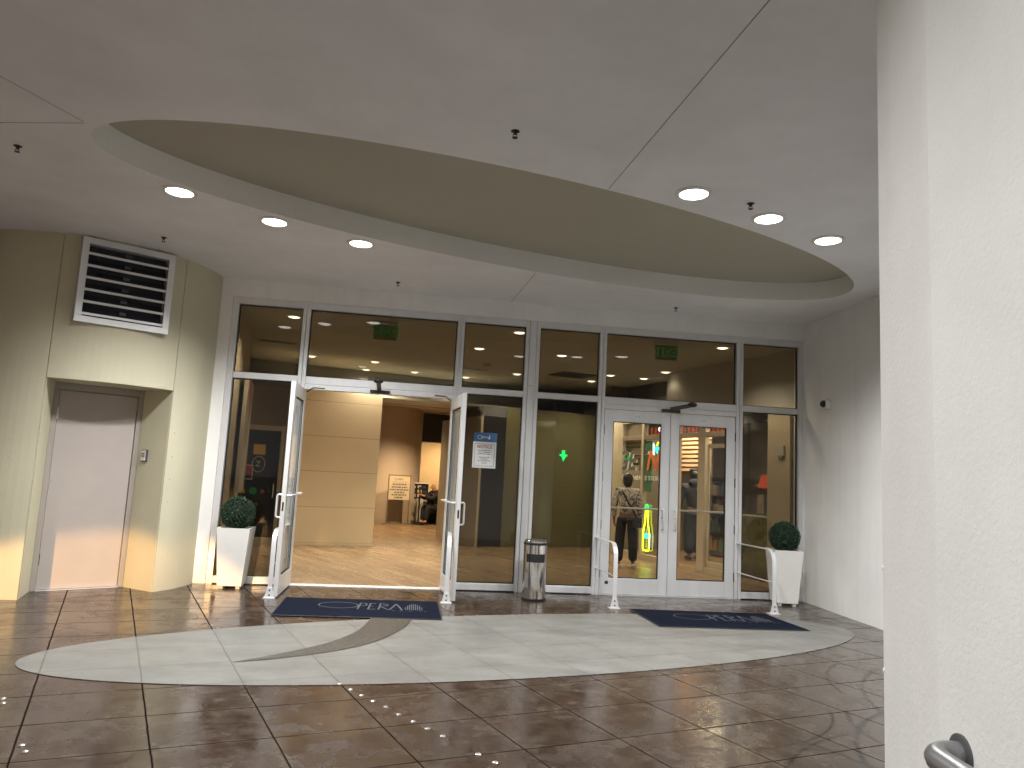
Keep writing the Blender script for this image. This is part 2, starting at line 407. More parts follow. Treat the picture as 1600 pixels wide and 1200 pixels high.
# curved mosaic swoosh set into the oval
inner = [(-1.79, 5.165), (-1.62, 5.37), (-1.46, 5.6), (-1.32, 5.84), (-1.22, 6.12), (-1.17, 6.42), (-1.165, 6.78), (-1.18, 7.0)]
outer = [(-1.79, 5.165), (-1.55, 5.31), (-1.33, 5.49), (-1.13, 5.7), (-.98, 5.95), (-.88, 6.25), (-.81, 6.62), (-.8, 7.0)]
def spl(P, n=5):
    out = []
    for i in range(len(P)-1):
        p0, p1, p2, p3 = (Vector(P[max(0, min(len(P)-1, i+k))]) for k in (-1, 0, 1, 2))
        for j in range(n):
            t = j/n; out.append(.5*((2*p1)+(p2-p0)*t+(2*p0-5*p1+4*p2-p3)*t*t+(3*p1-p0-3*p2+p3)*t**3))
    return out+[Vector(P[-1])]
g = MB(); a, b = spl(inner), spl(outer)
for k in range(len(a)-1): g.poly([(*a[k], .008), (*b[k], .008), (*b[k+1], .008), (*a[k+1], .008)])
struct(g.build('mosaic_path', 'mosaic'))
# lobby floor
g = MB(); L0, KK, R0 = w1(-3.5, .02, .006), w1(0, .02, .006), w2(3.5, .02, .006)
g.poly([L0, KK, R0, (9, 10, .006), (9, 24, .006), (-9, 24, .006), (-9, 9, .006)]); struct(g.build('lobby_floor', 'wood'))

# ------------------------------------------------------------------ canopy ceiling with oval recess
NE = 128; E_ = ell((.29, 6.235), 3.537, 1.115, R(25.8), NE)
g = MB(); X0, X1, Y0, Y1 = -11., 4.35, -1.2, 9.7
ring = []; outr = []
cx, cy = .29, 6.235
for x, y in E_:
    dx, dy = x-cx, y-cy; k = min(((X1-cx)/dx if dx > 0 else (X0-cx)/dx) if abs(dx) > 1e-9 else 1e9, ((Y1-cy)/dy if dy > 0 else (Y0-cy)/dy) if abs(dy) > 1e-9 else 1e9)
    ring.append(g.v((x, y, ZC))); outr.append(g.v((cx+dx*k, cy+dy*k, ZC)))
for k in range(NE): g.f((ring[k], ring[(k+1) % NE], outr[(k+1) % NE], outr[k]))
# corner fills
def corner(px_, py_):
    ks = [k for k in range(NE)]
    best = None
    for k in ks:
        a, b = g.V[outr[k]], g.V[outr[(k+1) % NE]]
        if abs(a.x-b.x) > 1e-6 and abs(a.y-b.y) > 1e-6 and min(a.x, b.x)-1e-6 <= px_ <= max(a.x, b.x)+1e-6 and min(a.y, b.y)-1e-6 <= py_ <= max(a.y, b.y)+1e-6: best = k
    if best is not None: g.f((outr[best], outr[(best+1) % NE], g.v((px_, py_, ZC))))
for px_ in (X0, X1):
    for py_ in (Y0, Y1): corner(px_, py_)
ceil = struct(g.build('ceiling', 'ceiling'))
c = MB()
for k in range(NE):
    (x0, y0), (x1, y1) = E_[k], E_[(k+1) % NE]
    c.poly([(x0, y0, ZC), (x1, y1, ZC), (x1, y1, ZC+.2), (x0, y0, ZC+.2)], True)
c.build('recess_rim', 'cove', ceil)
c = MB(); c.poly([(x, y, ZC+.2) for x, y in E_]); c.build('recess_panel', 'recess', ceil)
def joint(p, q, w=.0045):
    p, q = Vector(p), Vector(q); d = (q-p).normalized(); n = Vector((-d.y, d.x))*w/2
    c = MB(); lo = [(*(p+n), ZC-.002), (*(p-n), ZC-.002), (*(q-n), ZC-.002), (*(q+n), ZC-.002)]; c.hexa(lo, [(x, y, z+.0015) for x, y, z in lo]); c.build('control_joint', 'joint', ceil)
joint((1.6, -.1), (.63, 5.135)); joint((.187, 7.455), (-.07, 8.84)); joint((-3.9, 1.3), (-2.825, 4.48), .003); joint((-6.5, 4.85), (-2.83, 4.503), .003)

# ------------------------------------------------------------------ khaki round tower with recessed service door
TC = Vector((-4.762, 8.237)); TR = 1.369
def tp(ang, r=TR, z=0): return Vector((TC.x+r*math.cos(R(ang)), TC.y+r*math.sin(R(ang)), z))
AL, AR, ZD = -74.5, -25.3, 2.05
tower = thing('tower_wall', 'khaki plastered rounded wall left of the glass entrance, with a deep recess for a door', 'wall', (TC.x, TC.y, 0))
angs = []
a = -200.
while a <= 6.01: angs.append(a); a += 3.
angs = [x for x in angs if min(abs(x-AL), abs(x-AR)) > 1.6]
LA, LB = -68.4, -32.3
angs = [x for x in angs if min(abs(x-LA-1.5), abs(x-LB+1.5)) > .5]+[LA+1.5, LB-1.5]
for j in (AL, AR): angs += [j-.16, j-.13, j+.13, j+.16]
angs = sorted(angs)
def rad(x):
    return TR-.012 if min(abs(x-AL), abs(x-AR)) < .14 else TR
g = MB()
for x0, x1 in zip(angs, angs[1:]):
    m_ = (x0+x1)/2
    zb = ZD if AL < m_ < AR else 0
    spans = ((zb, ZC),) if not LA+1.4 < m_ < LB-1.4 else ((zb, 2.64), (3.395, ZC))
    for za, zz in spans: g.poly([tp(x0, rad(x0), za), tp(x1, rad(x1), za), tp(x1, rad(x1), zz), tp(x0, rad(x0), zz)], True)
g.build('tower_face', 'tower', tower, sharp=25)
PL, PR = tp(AL), tp(AR); uu = (PR-PL).normalized(); nn = Vector((-uu.y, uu.x, 0)); D = .42
QL, QR = PL+uu*.14+nn*D, PR-uu*.17+nn*D
g = MB()
def up(p, z): return Vector((p.x, p.y, z))
g.poly([up(PL, 0), up(QL, 0), up(QL, ZD), up(PL, ZD)]); g.poly([up(QR, 0), up(PR, 0), up(PR, ZD), up(QR, ZD)])
arc = [x for x in angs if AL < x < AR]
g.poly([tp(x, rad(x), ZD) for x in [AL]+arc+[AR]]+[up(QR, ZD), up(QL, ZD)])
g.build('door_recess', 'tower', tower)
# service door, its own frame of reference: x along the door, y inwards
DA = math.atan2(uu.y, uu.x); DW = (QR-QL).length; DF = frame((QL.x, QL.y), DA)
door = thing('service_door', 'plain taupe metal service door set in the khaki wall recess', 'door', (QL.x, QL.y, 0))
g = MB(DF); g.box(0, DW, .002, .05, 1.98, ZD-.001); g.box(0, .05, .002, .05, 0, 1.98); g.box(DW-.05, DW, .002, .05, 0, 1.98)
g.box(0, DW, .075, .12, 0, ZD); g.build('door_frame', 'doorframe', door, .004)
g = MB(DF); g.box(.054, DW-.054, .022, .066, .012, 1.974); g.build('leaf', 'doorleaf', door, .003)
for z in (.3, 1.02, 1.74):
    g = MB(DF); g.tube([(.052, .012, z-.055), (.052, .012, z+.055)], .009, 8); g.build('hinge', 'steel', door)
g = MB(DF); g.box(.05, DW-.05, -.02, .06, .0025, .009); g.build('threshold', 'alu', door)
# card reader on the right reveal
rv = (PR-QR); ra = math.atan2(rv.y, rv.x); RF = frame((QR.x, QR.y), ra)
reader = thing('card_reader', 'small grey access keypad on the reveal right of the taupe door', 'keypad', (QR.x, QR.y, 1.36))
g = MB(RF); g.box(.085, .165, -.022, -.001, 1.30, 1.425); g.build('case', 'alu_dark', reader, .004)
g = MB(RF); g.box(.093, .157, -.026, -.022, 1.31, 1.417); g.build('face_plate', 'alu', reader, .002)
for z in (1.352, 1.376):
    g = MB(RF); g.box(.1, .142, -.028, -.026, z, z+.011); g.build('button', 'black', reader)
for x in (.093, .145):
    g = MB(RF); g.box(x, x+.012, -.0285, -.026, 1.312, 1.335); g.build('label_clip', 'white', reader)
for z in (1.617, 1.37, 1.138, .908, .338):
    c_ = tp(-22.2, TR-.004, z); g = MB(); g.ball(c_, .011, .011, .014, 10, 6); g.build('plaster_patch', 'tower', tower)
# louvre
p, q = tp(LA), tp(LB); e = (q-p).normalized(); LW = (q-p).length
LF = frame((p.x, p.y), math.atan2(e.y, e.x)) @ Matrix.Translation((0, -.012-TR*(1-math.cos(R((LB-LA)/2))), 0))
lv = thing('louvre_vent', 'aluminium louvred vent high on the khaki rounded wall', 'vent', (p.x, p.y, 2.6))
Z0, Z1, fw = 2.60, 3.435, .062
g = MB(LF); g.box(-.0, LW, -.02, .09, Z0, Z0+fw); g.box(0, LW, -.02, .09, Z1-fw, Z1); g.box(0, fw, -.024, .09, Z0+fw, Z1-fw); g.box(LW-fw, LW, -.024, .09, Z0+fw, Z1-fw)
g.build('vent_frame', 'alu', lv, .003)
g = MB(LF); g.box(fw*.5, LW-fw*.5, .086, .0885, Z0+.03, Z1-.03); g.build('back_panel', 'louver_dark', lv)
nb = 6; hh = (Z1-Z0-2*fw)/nb
for k in range(nb):
    zz = Z0+fw+hh*k+.012
    g = MB(LF); x0, x1 = fw, LW-fw
    g.hexa([(x0, -.012, zz), (x1, -.012, zz), (x1, -.003, zz), (x0, -.003, zz)], [(x0, -.012, zz+.024), (x1, -.012, zz+.024), (x1, -.003, zz+.02), (x0, -.003, zz+.02)])
    b_ = g.build('blade', 'alu', lv)
    g = MB(LF); g.hexa([(x0, -.0025, zz+.004), (x1, -.0025, zz+.004), (x1, .078, zz+.085), (x0, .078, zz+.085)], [(x0, -.0025, zz+.010), (x1, -.0025, zz+.010), (x1, .078, zz+.091), (x0, .078, zz+.091)]); g.build('blade_web', 'louver_dark', b_)
    g = MB(LF); g.box(LW*.5-.03, LW*.5+.03, .03, .06, zz+.055, zz+.062+.02); g.build('blade_clip', 'alu_dark', b_)

# ------------------------------------------------------------------ white entrance wall (header and jambs) and right hand wall
ew = thing('entrance_wall', 'white plaster header and jambs framing the wide glass entrance', 'wall', (K[0], K[1], 0))
g = MB(); d0 = -.045
g.hexa([w1(-3.75, d0, 3.249), w1(0, d0, 3.249), w1(0, .2, 3.249), w1(-3.75, .2, 3.249)], [w1(-3.75, d0, ZC), w1(0, d0, ZC), w1(0, .2, ZC), w1(-3.75, .2, ZC)])
g.build('header', 'plaster_white', ew)
g = MB(); g.hexa([w2(0, d0, 3.249), w2(3.75, d0, 3.249), w2(3.75, .2, 3.249), w2(0, .2, 3.249)], [w2(0, d0, ZC), w2(3.75, d0, ZC), w2(3.75, .2, ZC), w2(0, .2, ZC)])
g.build('header', 'plaster_white', ew)
g = MB(S1); g.box(-3.75, -3.532, d0-.001, .19, 0, 3.2485); g.build('jamb', 'plaster_white', ew, .004)
g = MB(S2); g.box(3.507, 3.75, d0-.001, .19, 0, 3.2485); g.build('jamb', 'plaster_white', ew, .004)
rw = [(3.712, 9.40), (3.716, 9.27), (3.737, 9.06), (3.765, 8.7), (3.79, 8.35), (3.83, 7.95), (3.87, 7.55), (3.94, 6.9), (4.02, 6.0), (4.1, 5.0), (4.15, 4.0), (4.2, 2.6)]
rws = spl(rw, 4)
g = MB(); n = len(rws)
poly = [(p.x, p.y) for p in rws]+[(4.6, 2.6), (4.6, 9.6), (3.712, 9.6)]
g.prism(poly, 0, ZC-.0005, True)
tag(g.build('side_wall', 'plaster_white', sharp=20), 'scuffed white curved wall at the right of the glass entrance', 'wall')

# near pier on the right with handrail
g = MB()
pp = [(.79, -1.5), (.815, .9), (.823, 1.2), (.8285, 1.435), (.8335, 1.462), (.928, 1.835), (.945, 1.86), (1.7, 2.3), (2.6, 2.4), (2.6, -1.5)]
g.prism(pp, 0, ZC-.0005)
pier = tag(g.build('pier', 'pier_plaster', bevel=.008), 'cream rough plaster pier filling the right edge in front', 'pier')
for x, y, z in ((.927, 1.829, 1.17), (.927, 1.829, .93)):
    g = MB(); g.ball((x, y, z), .0045, .0045, .007, 8, 6); o = g.build('plaster_nub', 'pier_plaster', pier)
hr = thing('handrail', 'grey steel tube handrail returning into the cream pier', 'handrail', (.826, 1.37, .915))
zr = .899
pth = [(.829, 1.365, zr)]+[(.765+.045-.045*math.sin(t), 1.32+.045*math.cos(t), zr) for t in (k*math.pi/2/6 for k in range(7))]+[(.762, 1.1, zr), (.755, .6, zr), (.74, -.5, zr)]
g = MB(); g.tube(pth, .0215, 18); g.build('rail', plain('grey_rail_paint', (.2, .2, .2), .35, .5, var=.2, vscale=9, bscale=30), hr)
g = MB(Matrix.Translation((.827, 1.365, zr)) @ Matrix.Rotation(R(-90), 4, 'Y')); g.lathe([(0, 0), (.034, 0), (.034, .004), (.03, .006), (.0, .006)], seg=24); g.build('flange', 'alu_dark', hr)

# ------------------------------------------------------------------ storefront
sf = thing('storefront', 'wide aluminium framed glass storefront with two double doors', 'storefront', (K[0], K[1], 0))
DP = (-.035, .08)
def mull(MX, t0, t1, z0, z1, name='mullion', seam=True):
    g = MB(MX)
    if seam:
        tm = (t0+t1)/2; g.box(t0, tm-.003, *DP, z0, z1); g.box(tm+.003, t1, *DP, z0, z1); g.box(tm-.003, tm+.003, -.02, .07, z0, z1)
    else: g.box(t0, t1, *DP, z0, z1)
    return g.build(name, 'alu', sf, .0025)
mull(S1, -3.53, -3.462, .0, 3.248, seam=False); mull(S2, 3.445, 3.506, 0, 3.248, seam=False)
for t in (-2.697, -.882): mull(S1, t-.043, t+.043, 0, 3.248)
for t in (.887, 2.66): mull(S2, t-.043, t+.043, 0, 3.248)
mull(S1, -.085, -.042, 0, 3.248, seam=False); mull(S2, .05, .093, 0, 3.248, seam=False)
for z0, z1 in ((0, 2.44), (2.445, 3.248)):
    g = MB(); lo = [w1(-.037, -.042, z0), w2(.045, -.042, z0), w2(.045, .07, z0), w1(-.037, .07, z0)]
    g.hexa(lo, [Vector((p.x, p.y, z1)) for p in lo]); g.build('corner_post', 'alu', sf, .0025)
bays1 = [(-3.462, -2.740, 's'), (-2.654, -.925, 'd'), (-.839, -.085, 's')]
bays2 = [(.093, .844, 's'), (.930, 2.617, 'd'), (2.703, 3.445, 's')]
def rail_(MX, t0, t1, z0, z1, name): 
    g = MB(MX); g.box(t0+.0005, t1-.0005, DP[0]+.002, DP[1]-.002, z0, z1); return g.build(name, 'alu', sf, .0025)
def pane(MX, t0, t1, z0, z1):
    g = MB(MX); g.box(t0+.004, t1-.004, .018, .026, z0+.004, z1-.004); o = g.build('glass_pane', 'glass', sf)
    g = MB(MX)
    for y in (.011, .027):
        g.box(t0, t0+.012, y, y+.006, z0, z1); g.box(t1-.012, t1, y, y+.006, z0, z1); g.box(t0+.012, t1-.012, y, y+.006, z0, z0+.012); g.box(t0+.012, t1-.012, y, y+.006, z1-.012, z1)
    g.build('gasket', 'gasket', o)
for MX, bays in ((S1, bays1), (S2, bays2)):
    for t0, t1, k in bays:
        rail_(MX, t0, t1, 3.168, 3.248, 'top_rail'); pane(MX, t0, t1, 2.372, 3.168)
        if k == 's':
            rail_(MX, t0, t1, 2.302, 2.372, 'transom_rail'); rail_(MX, t0, t1, .012, .088, 'sill_rail'); pane(MX, t0, t1, .088, 2.302)
            g = MB(MX); g.box(t0, t1, -.03, .06, .0015, .012); g.build('sill_gasket', 'gasket', sf)
        else:
            rail_(MX, t0, t1, 2.285, 2.372, 'transom_rail'); rail_(MX, t0, t1, 2.225, 2.283, 'door_header')
            g = MB(MX); g.box(t0, t1, -.04, .1, .0015, .010); g.build('threshold', 'alu', sf)
LEAF_W = .8345
def leaf_geo(MX, left, opened):
    # local x from hinge to free edge, y towards the inside, z up
    root_parts = []
    st, tr, br, H = .112, .14,   .185, 2.218; W = LEAF_W; th = (-.022, .022)
    g = MB(MX)
    g.box(0, st, *th, .015, H); g.box(W-st, W, *th, .015, H); g.box(st, W-st, *th, .015, .015+br); g.box(st, W-st, *th, H-tr, H)
    lf = g.build('door_leaf', 'alu', sf, .0025)
    g = MB(MX); g.box(st+.003, W-st-.003, -.004, .004, .015+br+.003, H-tr-.003); gl = g.build('door_glass', 'door_glass' if not opened else 'clear', lf)
    g = MB(MX)
    for y in (-.011, .005):
        g.box(st, st+.01, y, y+.006, .2, H-tr); g.box(W-st-.01, W-st, y, y+.006, .2, H-tr); g.box(st+.01, W-st-.01, y, y+.006, .2, .21); g.box(st+.01, W-st-.01, y, y+.006, H-tr-.01, H-tr)
    g.build('door_gasket', 'gasket', lf)
    # C pull handle outside
    g = MB(MX); hx = W-.075; zl, zh, o_ = .80, 1.035, -.075
    pts = [(hx, -.022, zh)]+[(hx, -.022+(o_+.022+.02)*1-.02*math.sin(t), zh-.02+.02*math.cos(t)) for t in (0, R(30), R(60), R(90))]
    pts += [(hx, o_, zl+.02)]+[(hx, o_+.02-.02*math.cos(t), zl+.02-.02*math.sin(t)) for t in (R(30), R(60), R(90))]+[(hx, -.022, zl)]
    g.tube(pts, .011, 10); g.build('pull_handle', 'alu', lf)
    # push bar inside
    g = MB(MX); g.tube([(.05, .022, 1.03), (.05, .065, 1.03), (.09, .075, 1.03), (W-.09, .075, 1.03), (W-.05, .065, 1.03), (W-.05, .022, 1.03)], .0115, 10); g.build('push_bar', 'alu', lf)
    for z in (.26, .83, 1.4, 1.97):
        g = MB(MX); g.tube([(-.004, -.026, z-.055), (-.004, -.026, z+.055)], .0075, 8); g.build('door_hinge', 'black_metal', lf)
    g = MB(MX); g.tube([(hx, -.0225, .93), (hx, -.029, .93)], .014, 14); g.build('lock_cylinder', 'steel', lf)
    g = MB(MX); g.box(W, W+.0015, -.009, .009, .87, .96); g.build('lock_plate', 'black', lf)
    for s_ in (-.018, .018):
        g = MB(MX); g.tube([(W*.5+s_, -.0222, H-.07), (W*.5+s_, -.0245, H-.07)], .0055, 8); g.build('cover_screw', 'black', lf)
    if opened:   # closer arm from header to inside top of the leaf
        g = MB(MX); g.tube([(.06, .03, H-.03), (.2, .12, H+.008), (.33, .26, H-.004)], .008, 6); g.build('closer_arm', 'black_metal', lf)
    return lf
def hinge_frame(MX, t, sign, ang):
    # sign +1: leaf runs to +t from its hinge; -1: mirrored; ang: swing outward
    m = MX @ Matrix.Translation((t, 0.0, 0))
    if sign > 0: return m @ Matrix.Rotation(-ang, 4, 'Z')
    return m @ Matrix.Scale(-1, 4, (1, 0, 0)) @ Matrix.Rotation(-ang, 4, 'Z')
leaf_geo(hinge_frame(S1, -2.650, 1, R(91)), True, True); leaf_geo(hinge_frame(S1, -.929, -1, R(95)), False, True)
leaf_geo(hinge_frame(S2, .936, 1, 0), True, False); leaf_geo(hinge_frame(S2, 2.611, -1, 0), False, False)
# small plate on the lower left of the closed door
g = MB(S2); g.box(1.005, 1.045, -.0255, -.0225, .13, .165); tag(g.build('door_sticker', 'black'), 'tiny dark sticker low on the closed glass door', 'sticker')

# presence sensors over the doors
def sensor(MX, t, head, label):
    o = MX @ Vector((t, -.04, 2.25)); s = thing('door_sensor', label, 'sensor', o, 0, 'sensors over the double doors')
    g = MB(MX); g.box(t-.115, t+.115, -.085, -.037, 2.222, 2.262); g.build('sensor_bar', 'black', s, .006)
    g = MB(MX); g.strap([(t-.01, -.06, 2.262), (t-.01+head[0]*.5, -.06+head[1]*.5, 2.262+head[2]*.5), (t-.01+head[0], -.06+head[1], 2.262+head[2])], .05, .012, (0, 0, 1) if abs(head[0]) > .1 else (1, 0, 0)); g.build('arm', plain('bronze_arm', (.12, .11, .095), .4, .5), s)
    g = MB(MX @ Matrix.Translation((t-.01+head[0], -.06+head[1]-.02, 2.262+head[2]+.005))); g.ball((0, 0, 0), .06, .05, .032); g.build('sensor_head', 'black', s)
sensor(S1, -1.79, (-.01, -.16, .085), 'black door sensor on the header above the open doors'); sensor(S2, 1.76, (.2, -.2, .045), 'black door sensor with long arm above the closed doors')

# notice on the glass
nt_ = thing('notice_sign', 'white notice sheet with blue header stuck on the tall glass pane', 'sign', w1(-.512, .01, 1.42))
MX = S1 @ Matrix.Translation((0, -.002, 0))
g = MB(MX); g.box(-.655, -.375, .008, .013, 1.425, 1.735); g.build('sheet', 'paper', nt_)
g = MB(MX); g.box(-.648, -.372, .007, .0135, 1.737, 1.845); g.build('blue_header', 'bluelabel', nt_)
g = MB(MX); x0, x1, z0, z1 = -.636, -.394, 1.446, 1.712
for b in ((x0, x1, z0, z0+.004), (x0, x1, z1-.004, z1), (x0, x0+.004, z0+.004, z1-.004), (x1-.004, x1, z0+.004, z1-.004)): g.box(b[0], b[1], .0066, .008, b[2], b[3])
g.build('border_line', 'ink', nt_)
g = MB(MX); add_text(g, 'NOTICE', .052, (-.515, .0065, 1.675), bold=.0007); g.build('heading', 'redink', nt_)
g = MB(MX)
for k, (z, wd) in enumerate(((1.633, .17), (1.612, .14), (1.591, .16), (1.552, .13), (1.532, .08), (1.511, .15), (1.485, .06))):
    x = -.515-wd/2
    while x < -.515+wd/2-.006:
        l = random.uniform(.008, .03); l = min(l, -.515+wd/2-x); g.box(x, x+l, .0066, .008, z-.004, z+.004); x += l+.005
    g.build('text_line', 'ink', nt_); g = MB(MX)
g = MB(MX)
g = MB(MX); g.tube([(-.578+.028*math.cos(t), .0065, 1.79+.022*math.sin(t)) for t in (2*math.pi*k/24 for k in range(25))], .0025, 6)
add_text(g, 'PERA', .036, (-.523, .006, 1.79)); g.prism([(-.478, .0045), (-.452, .0045), (-.452, .0065), (-.478, .0065)], 1.77, 1.79); g.hexa([(-.474, .0045, 1.79), (-.456, .0045, 1.79), (-.456, .0065, 1.79), (-.474, .0065, 1.79)], [(-.467, .0045, 1.818), (-.463, .0045, 1.818), (-.463, .0065, 1.818), (-.467, .0065, 1.818)])
g.build('logo', 'frosted', nt_)

# ------------------------------------------------------------------ guard rails
def guard(foot, MX, t, label):
    f = Vector((*foot, 0)); m = MX @ Vector((t, -.035, 0)); back = Vector((m.x-f.x, m.y-f.y, 0)); L = back.length; b = back.normalized(); side = Vector((-b.y, b.x, 0))
    r = thing('guard_rail', label, 'guard rail', f, 0, 'aluminium guard rails beside the doors')
    H = .68; rr = .14; P = [f+Vector((0, 0, .004))]+[f+Vector((0, 0, z)) for z in (.15, .3, .42)]
    for k in range(1, 8):
        t_ = R(90)*k/7; P.append(f+b*(rr-rr*math.cos(t_))+Vector((0, 0, H-rr+rr*math.sin(t_))))
    P.append(f+b*L+Vector((0, 0, H-.008)))
    g = MB(); g.strap(P, .046, .009, side); g.build('bent_bar', 'alu', r, .002)
    g = MB(); g.tube([f+b*.004+Vector((0, 0, .33)), f+b*L+Vector((0, 0, .322))], .007, 8); g.build('lower_rod', 'alu', r)
    for z in (H-.008, .322):
        g = MB(); g.tube([f+b*(L-.03)+Vector((0, 0, z)), f+b*(L-.001)+Vector((0, 0, z))], .017, 10); g.build('collar', 'alu', r)
    g = MB(); o = f-b*.0055
    g.hexa([o+side*-.05+b*-.008, o+side*.05+b*-.008, o+side*.05+b*.003, o+side*-.05+b*.003], [o+side*-.024-b*.004+Vector((0, 0, .11)), o+side*.024-b*.004+Vector((0, 0, .11)), o+side*.024+b*.003+Vector((0, 0, .11)), o+side*-.024+b*.003+Vector((0, 0, .11))])
    g.hexa([o+side*-.06-b*.03, o+side*.06-b*.03, o+side*.06+b*.06, o+side*-.06+b*.06], [o+side*-.06-b*.03+Vector((0, 0, .008)), o+side*.06-b*.03+Vector((0, 0, .008)), o+side*.06+b*.06+Vector((0, 0, .008)), o+side*-.06+b*.06+Vector((0, 0, .008))])
    pl = g.build('foot_plate', 'alu', r, .002)
    for z in (.032, .078):
        g = MB(); c_ = o-b*(.0085-.004*z/.11)+Vector((0, 0, z)); g.tube([c_+b*.002, c_-b*.003], .0085, 10); g.build('bolt', 'black_metal', pl)
guard((-2.34, 7.66), S1, -2.70, 'aluminium guard rail left of the open double doors'); guard((-.57, 7.89), S1, -.875, 'aluminium guard rail right of the open double doors')
guard((1.215, 8.10), S2, .887, 'aluminium guard rail left of the closed double doors'); guard((2.985, 8.26), S2, 2.66, 'aluminium guard rail right of the closed doors, in front of a planter')

# ------------------------------------------------------------------ planters
def planter():
    p = thing('potted_topiary', '', 'planter', (0, 0, 0), 0, 'white planters with boxwood balls')
    t_, b_, H, z0 = .172, .125, .64, .028
    q = lambda s, z: [(-s, -s, z), (s, -s, z), (s, s, z), (-s, s, z)]
    g = MB(); g.hexa(q(b_, z0), q(t_, H))
    g.F = [f for i, f in enumerate(g.F) if i != 1]; g.S = [False]*len(g.F)
    a = [g.v(x) for x in q(t_, H)]; i_ = [g.v(x) for x in q(t_-.025, H)]; j_ = [g.v(x) for x in q(t_-.03, H-.05)]
    for k in range(4): g.f((a[k], a[(k+1) % 4], i_[(k+1) % 4], i_[k])); g.f((i_[k], i_[(k+1) % 4], j_[(k+1) % 4], j_[k]))
    g.f(j_); g.build('pot', 'pot', p, .004)
    for x, y in ((-.085, -.085), (.085, -.085), (-.085, .085), (.085, .085)):
        g = MB(); g.box(x-.02, x+.02, y-.02, y+.02, 0, z0); g.build('foot', 'pot', p)
    g = MB(); rb = .178; cz = H+.15; rnd = random.Random(3)
    g.ball((0, 0, cz), rb-.03, seg=24, rings=14); core = g.build('foliage_core', 'leafcore', p)
    g = MB()
    for k in range(3600):
        z = rnd.uniform(-1, 1); t2 = rnd.uniform(0, 2*math.pi); s_ = math.sqrt(1-z*z); n_ = Vector((s_*math.cos(t2), s_*math.sin(t2), z))
        lump = 1+.05*pnoise(n_*3.)+.03*pnoise(n_*9.)
        c_ = Vector((0, 0, cz))+n_*(rb*lump-abs(rnd.gauss(0, .014))+(.012 if rnd.random() < .05 else 0))
        if c_.z < H-.045: continue
        ax = (n_*.8+Vector((rnd.gauss(0, .6), rnd.gauss(0, .6), rnd.gauss(0, .6)))).normalized(); sd = ax.orthogonal().normalized(); sd = (Matrix.Rotation(rnd.uniform(0, 6.28), 3, ax) @ sd)
        l, w = rnd.uniform(.012, .025), rnd.uniform(.005, .010)
        g.poly([c_-ax*l*.5, c_+sd*w, c_+ax*l*.6, c_-sd*w])
    g.build('foliage', 'leaf', p)
    return p
pt = planter(); pt.location = (-2.925, 8.20, 0); pt.rotation_euler.z = A1; pt['label'] = 'white square planter with boxwood ball beside the khaki wall'
p2 = copy_tree(pt); p2.location = (3.365, 8.99, 0); p2.rotation_euler.z = -.03; p2['label'] = 'white square planter with boxwood ball by the right white wall'

# ------------------------------------------------------------------ ashtray bin
bn = thing('ashtray_bin', 'polished steel cylindrical ashtray bin standing before the glass', 'bin', (.36, 8.41, 0))
c3 = (.36, 8.41, 0); rB = .132
g = MB(); g.lathe([(0, .002), (rB+.004, .002), (rB+.006, .02), (rB+.002, .024)], c3, 40); g.build('base_ring', 'black', bn)
g = MB(); g.lathe([(rB, .022), (rB, .60), (rB-.006, .605)], c3, 48); g.build('body', 'steel', bn)
g = MB()
n_ = 18
for k in range(n_):
    a0, a1 = R(-90-48+96*k/n_), R(-90-48+96*(k+1)/n_)
    g.poly([(c3[0]+(rB+.0015)*math.cos(a), c3[1]+(rB+.0015)*math.sin(a), z) for a, z in ((a0, .415), (a1, .415), (a1, .505), (a0, .505))], True)
g.build('aperture', 'gasket', bn)
g = MB(); g.lathe([(rB-.006, .6), (rB+.004, .6), (rB+.005, .622), (rB-.002, .625)], c3, 40); g.build('black_rim', 'black', bn)
g = MB(); g.lathe([(rB-.004, .623), (rB-.002, .645), (rB-.012, .65), (rB-.03, .63), (0, .622)], c3, 40); g.build('ash_tray', 'steel', bn)

